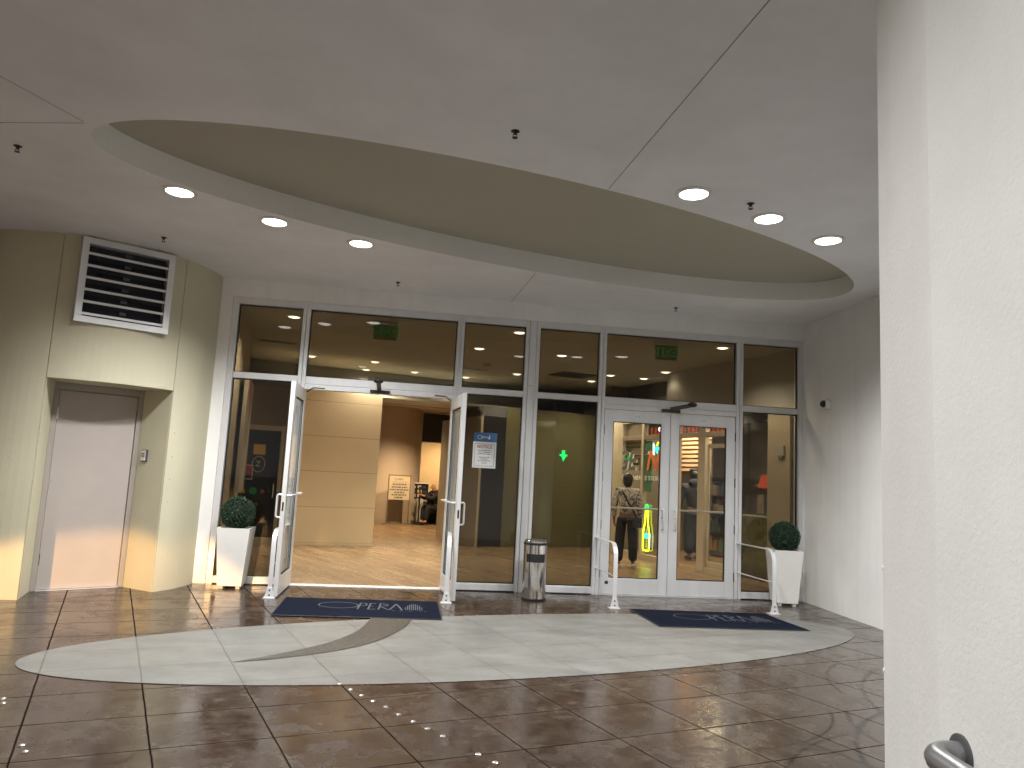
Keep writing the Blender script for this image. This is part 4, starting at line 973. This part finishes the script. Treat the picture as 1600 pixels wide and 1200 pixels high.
g.build('cyan_leaves', 'neonc', ns)
g = MB(FC @ Matrix.Translation((-.86, .1, 1.95)) @ Matrix.Scale(.8, 4)); g.tube([(.06, 0, .08), (.1, 0, .16)], .02, 8); g.build('yellow_spark', 'neony', ns)
gb = MB(FC); gb.box(-1.04, -.84, .02, .028, 1.2, 2.1); tag(gb.build('green_banner', 'greenp'), 'narrow green banner in the shop window beside the lettering', 'banner')
# store interior: back walls, slats, shelves
si = thing('store_room', 'dim walls of the convenience store behind its glass front', 'room walls', FC @ Vector((0, 3, 0)))
g = MB(FC); g.box(-2.5, 2.8, 3.6, 3.8, .006, ZI-.003); g.build('back_wall', 'greywall', si)
g = MB(FC); g.box(-2.6, -2.501, .1, 3.6, .006, ZI-.003); g.build('side_wall', 'brownwall', si)
g = MB(FC); g.box(-2.5, 2.8, .16, 3.6, 2.75, 2.8); g.build('store_ceiling', 'bulkhead', si)
sl = thing('slatted_screen', 'peach wooden slat screen behind the person in the shop doorway', 'screen', FC @ Vector((-.6, 1.3, 1.6)))
for k in range(11):
    z = 1.62+k*.085; g = MB(FC); g.box(-2.2, -.9, 1.3, 1.34, z, z+.05); g.build('slat', 'slat', sl)
g = MB(FC); g.box(-2.2, -.9, 1.345, 1.36, 1.55, 2.6); g.build('backing', 'brownwall', sl)
sl = thing('slatted_screen', 'pale wooden slat screen glowing behind the lettered shop glass', 'screen', FC @ Vector((-2.0, .36, 1.9)))
for k in range(6):
    z = 1.72+k*.08; g = MB(FC); g.box(-2.44, -1.62, .34, .37, z, z+.05); g.build('slat', 'slat', sl)
g = MB(FC); g.box(-2.44, -1.62, .375, .39, 1.68, 2.2); g.build('backing', 'brownwall', sl)
rs = thing('red_shop_sign', 'orange red lit sign strip above the shop slats', 'sign', FC @ Vector((-1.2, .6, 2.35)))
g = MB(FC); g.box(-1.9, .9, .62, .66, 2.2, 2.5); g.build('sign_box', 'brownwall', rs)
g = MB(FC); rnd = random.Random(11); x = -1.8
while x < .8:
    w_ = rnd.uniform(.03, .05); h_ = rnd.choice((.1, .14, .14)); g.box(x, x+w_, .6, .619, 2.27, 2.27+h_); x += w_+rnd.uniform(.05, .1)
g.build('lit_strokes', 'neonr', rs)
bl = thing('shop_bulb', 'bright white globe lamp hanging in the shop', 'lamp', FC @ Vector((-.95, .35, 2.3)))
g = MB(FC @ Matrix.Translation((-.98, .3, 2.33))); g.ball((0, 0, 0), .055); g.build('globe', 'lamp', bl)
g = MB(FC); g.tube([(-.98, .3, 2.38), (-.98, .3, 2.75)], .008, 6); g.build('stem', 'black', bl)
def shelf_unit(x0, x1, y0, y1, H, label, seed, n=5):
    s = thing('display_shelf', label, 'shelf', FC @ Vector(((x0+x1)/2, (y0+y1)/2, 0)), 0, 'goods shelves in the shop')
    g = MB(FC)
    for k in range(n): z = .1+k*(H-.1)/(n-1); g.box(x0, x1, y0, y1, z, z+.025)
    g.box(x0, x1, y1, y1+.02, .006, H+.03); g.build('boards', 'darkbox', s)
    rnd = random.Random(seed); cols = ['goods_red', 'goods_cream', 'goods_blue', 'goods_amber', 'goods_dark', 'goods_green']
    mbs = {c: MB(FC) for c in cols}
    for k in range(n-1):
        z = .125+k*(H-.1)/(n-1); x = x0+.02; hm = (H-.1)/(n-1)-.05
        while x < x1-.08:
            w_ = rnd.uniform(.05, .12); h_ = rnd.uniform(.5, .98)*hm; d_ = rnd.uniform(.0, .08); mbs[rnd.choice(cols)].box(x, x+w_, y0+.02+d_, y1-.03, z+.001, z+h_); x += w_+rnd.uniform(.006, .03)
    for c_ in cols:
        if mbs[c_].V: o = mbs[c_].build('goods', c_, s); o['kind'] = 'stuff'
for n_, c_ in (('goods_red', (.3, .05, .035)), ('goods_cream', (.38, .34, .27)), ('goods_blue', (.05, .08, .14)), ('goods_amber', (.34, .19, .06)), ('goods_dark', (.02, .02, .02)), ('goods_green', (.05, .12, .05))): M[n_] = plain(n_+'_package', c_, .45, var=.4, vscale=18)
shelf_unit(-2.2, -.2, 1.9, 2.25, 1.5, 'goods shelf behind the lettered shop glass', 1)
shelf_unit(.75, 2.1, 2.6, 2.95, 1.9, 'goods shelf behind the inner shop door', 2)
shelf_unit(.2, 1.5, .8, 1.1, 1.35, 'goods shelf beside the beige pillar', 3, 4)
wc = thing('wrapped_counter', 'counter with a dark swirling printed wrap behind the right pane', 'counter', FC @ Vector((1.8, .4, 0)))
g = MB(FC); g.box(1.2, 2.18, .05, .45, .12, .95); g.build('wrap_panel', 'camo', wc)
g = MB(FC); g.box(1.2, 2.18, .07, .45, .006, .119); g.build('plinth', 'redink', wc)
rl = thing('red_lit_sign', 'small glowing red menu board on the wrapped counter', 'sign', FC @ Vector((2.0, .2, 1.3)))
g = MB(FC); g.hexa([(1.70, .2, 1.36), (1.89, .2, 1.36), (1.89, .23, 1.36), (1.70, .23, 1.36)], [(1.72, .23, 1.55), (1.87, .23, 1.55), (1.87, .26, 1.55), (1.72, .26, 1.55)]); g.build('panel', 'neonr', rl)
g = MB(FC); g.tube([(1.8, .24, .951), (1.8, .24, 1.38)], .012, 8); g.build('stand', 'black', rl)
# lit screen and boxes in the inner door bay
scn = thing('lit_screen', 'small white lit screen behind the inner shop door', 'screen', FC @ Vector((1.1, 1.2, 1.6)))
g = MB(FC); g.box(1.02, 1.25, 1.0, 1.03, 1.60, 1.70); g.build('display', 'neonw', scn)
g = MB(FC); g.tube([(1.13, 1.05, 1.7), (1.13, 1.05, 2.75)], .01, 6); g.build('pole', 'black', scn)
for k, z in enumerate((.007, .33)):
    b = thing('cardboard_box', ('lower' if k == 0 else 'upper')+' of two stacked brown cardboard boxes behind the inner shop door', 'box', FC @ Vector((1.02, .5, z)), 0, 'stacked cardboard boxes')
    g = MB(FC); g.box(.86, 1.18, .3, .7, z, z+.315); g.build('carton', 'card', b, .004)
    g = MB(FC); g.box(.98, 1.06, .296, .3, z+.2, z+.23); g.build('hand_hole', 'gasket', b)
cn = thing('wet_floor_cone', 'folded yellow wet floor cone by the shop doorway', 'cone', FC @ Vector((.1, -.12, 0)))
cc_ = FC @ Vector((.12, -.16, 0))
g = MB(); g.lathe([(.085, .007), (.075, .03), (.03, .42), (.02, .44), (0, .44)], (cc_.x, cc_.y, 0), 10); g.build('cone_body', 'yellow', cn)
g = MB(); g.tube([(cc_.x, cc_.y, .44), (cc_.x-.02, cc_.y+.02, .95)], .01, 6); g.build('stick', 'alu', cn)

# ------------------------------------------------------------------ people
def skin_mesh(verts, edges, subdiv=2):
    me = bpy.data.meshes.new('sk'); me.from_pydata([Vector(v[0]) for v in verts], edges, []); o = bpy.data.objects.new('sk', me); COL.objects.link(o)
    md = o.modifiers.new('s', 'SKIN'); md.use_smooth_shade = True
    for i, v in enumerate(verts):
        r = v[1]; me.skin_vertices[0].data[i].radius = r if isinstance(r, tuple) else (r, r)
    me.skin_vertices[0].data[0].use_root = True
    ss = o.modifiers.new('d', 'SUBSURF'); ss.levels = subdiv; ss.render_levels = subdiv
    dg = bpy.context.evaluated_depsgraph_get(); out = bpy.data.meshes.new_from_object(o.evaluated_get(dg))
    V = [v.co.copy() for v in out.vertices]; F = [list(p.vertices) for p in out.polygons]
    bpy.data.objects.remove(o); bpy.data.meshes.remove(me); bpy.data.meshes.remove(out)
    return V, F
def mb_skin(mb, verts, edges, subdiv=2):
    V, F = skin_mesh(verts, edges, subdiv); b = len(mb.V)
    for p in V: mb.v(p)
    for f in F: mb.f([b+i for i in f], True)
class Sk:
    def __init__(s): s.v = []; s.e = []
    def add(s, p, r, parent=None):
        s.v.append((p, r)); k = len(s.v)-1
        if parent is not None: s.e.append((parent, k))
        return k
def person(label, loc, rz, J, mats, hat=None, bag=False, loose=0.):
    """J: joints in metres (x right, y facing, z up) for a standing height given by the joints"""
    root = thing('person', label, 'person', loc, rz); MX = Matrix.Translation(Vector(loc)); base = Vector(loc)
    s = Sk(); k = J['k']
    pel = s.add(J['pelvis'], (.13*k, .1*k)); sp = s.add(J['spine'], (.125*k, .095*k), pel); ch = s.add(J['chest'], (.14*k, .1*k), sp); nk = s.add(J['neck'], .05*k, ch)
    hc = Vector(J['head']); s.add(hc-Vector((0, 0, .06*k)), .06*k, nk); hd = s.add(hc+Vector((0, 0, .0)), (.076*k, .092*k), len(s.v)-1); s.add(hc+Vector((0, -.005*k, .07*k)), (.066*k, .08*k), hd)
    for sd_ in 'LR':
        sg = -1 if sd_ == 'L' else 1
        sh = s.add(J['sh'+sd_], .058*k, ch); el = s.add(J['el'+sd_], .043*k, sh); wr = s.add(J['wr'+sd_], .028*k, el)
        w = Vector(J['wr'+sd_]); dirv = (w-Vector(J['el'+sd_])).normalized(); fwd = Vector(J.get('hf'+sd_, (0, 1, 0))); fwd = (fwd-dirv*fwd.dot(dirv)).normalized(); inn = dirv.cross(fwd)*(-sg)
        palm = w+dirv*.06*k; pk = s.add(palm, (.036*k, .02*k), wr)
        for j, ln in enumerate((.07, .078, .072, .058)):
            o_ = fwd*(.027-.018*j)*k; a0 = s.add(palm+dirv*.035*k+o_, .0092*k, pk); a1 = s.add(palm+dirv*(.035+ln*.5)*k+o_+inn*.008*k, .0085*k, a0); s.add(palm+dirv*(.035+ln*.9)*k+o_+inn*.028*k, .007*k, a1)
        t0 = s.add(w+dirv*.03*k+fwd*.032*k, .011*k, pk); s.add(w+dirv*.075*k+fwd*.055*k+inn*.012*k, .0085*k, t0)
        if 'hip'+sd_ in J:
            hp = s.add(J['hip'+sd_], .082*k, pel); kn = s.add(J['kn'+sd_], .058*k, hp); an = s.add(J['an'+sd_], .036*k, kn); s.add(Vector(J['an'+sd_])+Vector((0, .12*k, -.04*k)), .03*k, an)
    g = MB(MX); mb_skin(g, s.v, s.e, 1)
    for sg in (-1, 1):   # ears, eyes
        g.ball(hc+Vector((sg*.083*k, -.005*k, -.005*k)), .012*k, .02*k, .03*k, 8, 6); g.ball(hc+Vector((sg*.03*k, .082*k, .005*k)), .013*k, .01*k, .009*k, 8, 6)
    g.ball(hc+Vector((0, .1*k, -.025*k)), .014*k, .02*k, .024*k, 8, 6); g.ball(hc+Vector((0, .085*k, -.062*k)), .024*k, .012*k, .007*k, 8, 6)
    body = g.build('body', mats['skin'], root, loc=base)
    # hair
    g = MB(MX)
    if mats.get('hair'):
        g.ball(hc+Vector((0, -.012*k, .035*k)), .098*k, .112*k, .105*k, 18, 12)
        if mats.get('longhair'): g.ball(hc+Vector((0, -.045*k, -.03*k)), .09*k, .07*k, .11*k, 16, 10)
        g.V = [p+Vector((random.gauss(0, .003), random.gauss(0, .003), random.gauss(0, .003))) for p in g.V]
        g.build('hair', mats['hair'], root, loc=base)
    if hat:
        g = MB(MX); g.lathe([(.1*k, -.0), (.104*k, .03*k), (.095*k, .08*k), (.06*k, .108*k), (0, .115*k)], hc+Vector((0, 0, .045*k)), 20)
        g.ball(hc+Vector((0, .12*k, .05*k)), .07*k, .08*k, .012*k, 14, 6); g.build('cap', hat, root, loc=base)
    # jacket
    s = Sk(); j = .022*k
    pe = Vector(J['pelvis']); a0 = s.add(pe+Vector((0, 0, .0)), (.14*k+j, .1*k+j)); a1 = s.add(J['spine'], (.135*k+j, .1*k+j), a0); a2 = s.add(J['chest'], (.145*k+j, .1*k+j), a1); s.add(Vector(J['neck'])-Vector((0, 0, .02*k)), .055*k+j*.6, a2)
    for sd_ in 'LR':
        sh = s.add(J['sh'+sd_], .062*k+j, a2); el = s.add(J['el'+sd_], .048*k+j, sh); w = Vector(J['wr'+sd_]); s.add(w-(w-Vector(J['el'+sd_])).normalized()*.015, .034*k+j*.8, el)
    g = MB(MX); mb_skin(g, s.v, s.e, 2)
    g.V = [p+Vector((pnoise(p*9.)*.008, pnoise(p*9.+Vector((5, 0, 0)))*.008, 0)) for p in g.V]
    g.build('jacket', mats['top'], root, loc=base)
    if 'hipL' in J:
        s = Sk(); a0 = s.add(pe+Vector((0, 0, .02*k)), (.128*k+j*.6, .1*k+j*.6))
        for sd_ in 'LR':
            hp = s.add(J['hip'+sd_], .088*k+j*.5+loose*.5, a0); kn = s.add(J['kn'+sd_], .066*k+j*.6+loose, hp); s.add(Vector(J['an'+sd_])+Vector((0, 0, .02*k)), .05*k+j*.6+loose, kn)
        g = MB(MX); mb_skin(g, s.v, s.e, 2); g.build('trousers', mats['legs'], root, loc=base)
        for sd_ in 'LR':
            an = Vector(J['an'+sd_]); g = MB(MX); z_ = an.z-.075*k
            prof = [(-.07, .036), (-.04, .04), (.04, .042), (.12, .043), (.17, .034), (.19, .015)]
            lo = []; hi = []
            for y_, w_ in prof: lo.append((y_, w_))
            pts = [(an.x+w_*k, an.y+y_*k) for y_, w_ in prof]+[(an.x-w_*k, an.y+y_*k) for y_, w_ in reversed(prof)]
            g.prism(pts, max(.007-base.z, z_), z_+.06*k); g.build('shoe', mats['shoe'], root, .012, loc=base)
    if bag:
        g = MB(MX); c1 = Vector(J['chest']); hpv = Vector(J['pelvis'])
        g.strap([c1+Vector((-.12*k, -.02*k, .13*k)), c1+Vector((-.07*k, -.14*k, .06*k)), c1+Vector((.03*k, -.155*k, -.12*k)), hpv+Vector((.13*k, -.15*k, .12*k)), hpv+Vector((.19*k, -.08*k, -.02*k))], .035, .008, (.6, 0, .8)); g.build('bag_strap', 'black', root, loc=base)
        g = MB(MX); c_ = hpv+Vector((.2*k, -.06*k, -.1*k)); g.box(c_.x-.09*k, c_.x+.09*k, c_.y-.05*k, c_.y+.05*k, c_.z-.1*k, c_.z+.1*k); g.build('shoulder_bag', 'black', root, .02, loc=base)
    return root
def stand(h, spread=.1, step=.0, armf=(0, 0)):
    k = h/1.75
    J = dict(k=k, pelvis=(0, 0, .95*k), spine=(0, 0, 1.13*k), chest=(0, -.005, 1.34*k), neck=(0, .01, 1.5*k), head=(0, .025*k, 1.635*k))
    for sd_, sg, i in (('L', -1, 0), ('R', 1, 1)):
        J['sh'+sd_] = (sg*.19*k, -.005, 1.42*k); J['el'+sd_] = (sg*.25*k, -.02*k+armf[i]*.4, 1.14*k); J['wr'+sd_] = (sg*.245*k, .06*k+armf[i], .9*k+abs(armf[i])*.5)
        J['hip'+sd_] = (sg*.095*k, 0, .88*k); J['kn'+sd_] = (sg*(spread*.95)*k, .02*k+step*sg*.5, .49*k); J['an'+sd_] = (sg*spread*k, -.02*k+step*sg, .09*k)
    return J
person('person seen from behind in a printed jacket and black trousers with a crossbody bag', (1.93, 11.85, .006), R(-14), stand(1.47, .13, .06), dict(skin='skin_dark', hair='hair', longhair=True, top='jacket', legs='blackcloth', shoe='shoe'), bag=True, loose=.018)
J = stand(1.62, .1, .02, (.12, .05))
for q_ in ('shL', 'shR', 'elL', 'elR'): J[q_] = (J[q_][0]*1.12, *J[q_][1:])
person('person in dark hooded clothes and cap standing in the shop doorway', (3.43, 13.55, .006), R(5), J, dict(skin='skin_dark', hair='hair', top='navycloth', legs='navycloth', shoe='black'), hat='blackcloth', loose=.03)
p2p = [o for o in bpy.data.objects if o.type == 'EMPTY' and 'dark hooded' in o.get('label', '')][0]
g = MB(Matrix.Translation((3.43, 13.55, .006))); g.ball((0, -.06, 1.385), .135, .085, .085, 16, 10); g.build('hood', 'navycloth', p2p, loc=Vector((3.43, 13.55, .006)))
# seated man at the black table, reaching forward to his right
k = .9
J = dict(k=k, pelvis=(0, -.08, .44), spine=(0, .0, .6), chest=(0, .08, .76), neck=(0, .13, .885), head=(0, .17, .97),
         shL=(-.17, .1, .81), elL=(-.22, .3, .66), wrL=(-.14, .52, .735), hfL=(1, 0, 0), shR=(.17, .1, .81), elR=(.22, .28, .66), wrR=(.1, .48, .735), hfR=(-1, 0, 0),
         hipL=(-.09, 0, .42), knL=(-.11, .38, .44), anL=(-.11, .4, .085), hipR=(.09, 0, .42), knR=(.1, .38, .44), anR=(.1, .4, .085))
pm = FR @ Vector((.50, -.25, 0))
person('bald seated person in a black suit reaching over the black table', (pm.x, pm.y, .006), U+R(100), J, dict(skin='skin_pale', top='blackcloth', legs='blackcloth', shoe='black'))
chr_ = thing('stool', 'low dark stool under the seated person in a black suit', 'stool', (pm.x+.05, pm.y, 0))
g = MB(); g.lathe([(0, .33), (.17, .33), (.18, .345), (.17, .36), (0, .365)], (pm.x+.05, pm.y, 0), 20); g.build('seat', 'black', chr_)
g = MB(); g.lathe([(.14, .0065), (.14, .02), (.03, .035), (.025, .33)], (pm.x+.05, pm.y, 0), 16); g.build('pedestal', 'black_metal', chr_)

# ------------------------------------------------------------------ light from the shop and from headlights on the forecourt
def area(name, loc, energy, color, sx, sy, rot):
    l = bpy.data.lights.new(name, 'AREA'); l.energy = energy; l.color = color; l.shape = 'RECTANGLE'; l.size = sx; l.size_y = sy
    o = bpy.data.objects.new(name, l); COL.objects.link(o); o.location = loc; o.rotation_euler = rot; return o
p_ = FC @ Vector((-.6, .9, 2.7)); area('shop_ceiling_lamp', p_, 210, (1, .84, .64), 2.5, .3, (0, 0, R(-68)))
p_ = FC @ Vector((1.4, 2.0, 2.7)); area('shop_ceiling_lamp', p_, 120, (1, .84, .64), 1.5, .3, (0, 0, R(-68)))
p_ = FC @ Vector((1.75, .62, 2.38)); area('shop_ceiling_lamp', p_, 45, (1, .84, .64), .5, .5, (0, 0, 0))  # added without a fixture, to brighten the wrapped counter
hl = spot('vehicle_headlight', (-3.3, -7.0, .68), 11000, (1, .56, .2), 16, .2, size=.06)
tgt = Vector((-4.0, 7.4, .68)); d_ = tgt-Vector(hl.location); d_ = d_.normalized(); d_ = Vector((d_.x, d_.y, d_.z-math.tan(R(8.0)))); hl.rotation_euler = d_.to_track_quat('-Z', 'Y').to_euler()

# ------------------------------------------------------------------ sky, camera, view
w = bpy.data.worlds.new('World'); sc.world = w; w.use_nodes = True
nt = w.node_tree; nt.nodes.clear()
sky = nt.nodes.new('ShaderNodeTexSky'); sky.sky_type = 'NISHITA'; sky.sun_disc = False; sky.sun_elevation = R(4); sky.sun_rotation = R(200)
bg = nt.nodes.new('ShaderNodeBackground'); bg.inputs[1].default_value = .03
ow_ = nt.nodes.new('ShaderNodeOutputWorld'); hs = nt.nodes.new('ShaderNodeHueSaturation'); hs.inputs['Saturation'].default_value = .1; nt.links.new(sky.outputs[0], hs.inputs['Color']); nt.links.new(hs.outputs[0], bg.inputs[0]); nt.links.new(bg.outputs[0], ow_.inputs[0])

cam = bpy.data.cameras.new('Camera'); co = bpy.data.objects.new('Camera', cam); COL.objects.link(co)
pitch, roll = .12448, .051425
fwd = Vector((0, math.cos(pitch), math.sin(pitch))); upv = Vector((0, -math.sin(pitch), math.cos(pitch))); rt_ = Vector((1, 0, 0))
r2 = rt_*math.cos(roll)+upv*math.sin(roll); u2 = -rt_*math.sin(roll)+upv*math.cos(roll)
m = Matrix((r2, u2, -fwd)).transposed().to_4x4(); m.translation = (0, 0, CH); co.matrix_world = m
cam.sensor_width = 36; cam.lens = 1150/1600*36; cam.clip_start = .05; cam.clip_end = 500
sc.camera = co
sc.render.engine = 'CYCLES'
sc.cycles.use_denoising = True
sc.cycles.max_bounces = 10; sc.cycles.diffuse_bounces = 4; sc.cycles.glossy_bounces = 4; sc.cycles.transparent_max_bounces = 24
sc.cycles.caustics_reflective = True; sc.cycles.blur_glossy = 1.; sc.cycles.caustics_refractive = False
sc.cycles.sample_clamp_indirect = 6
sc.view_settings.view_transform = 'Standard'; sc.view_settings.look = 'None'; sc.view_settings.exposure = 0; sc.view_settings.gamma = 1
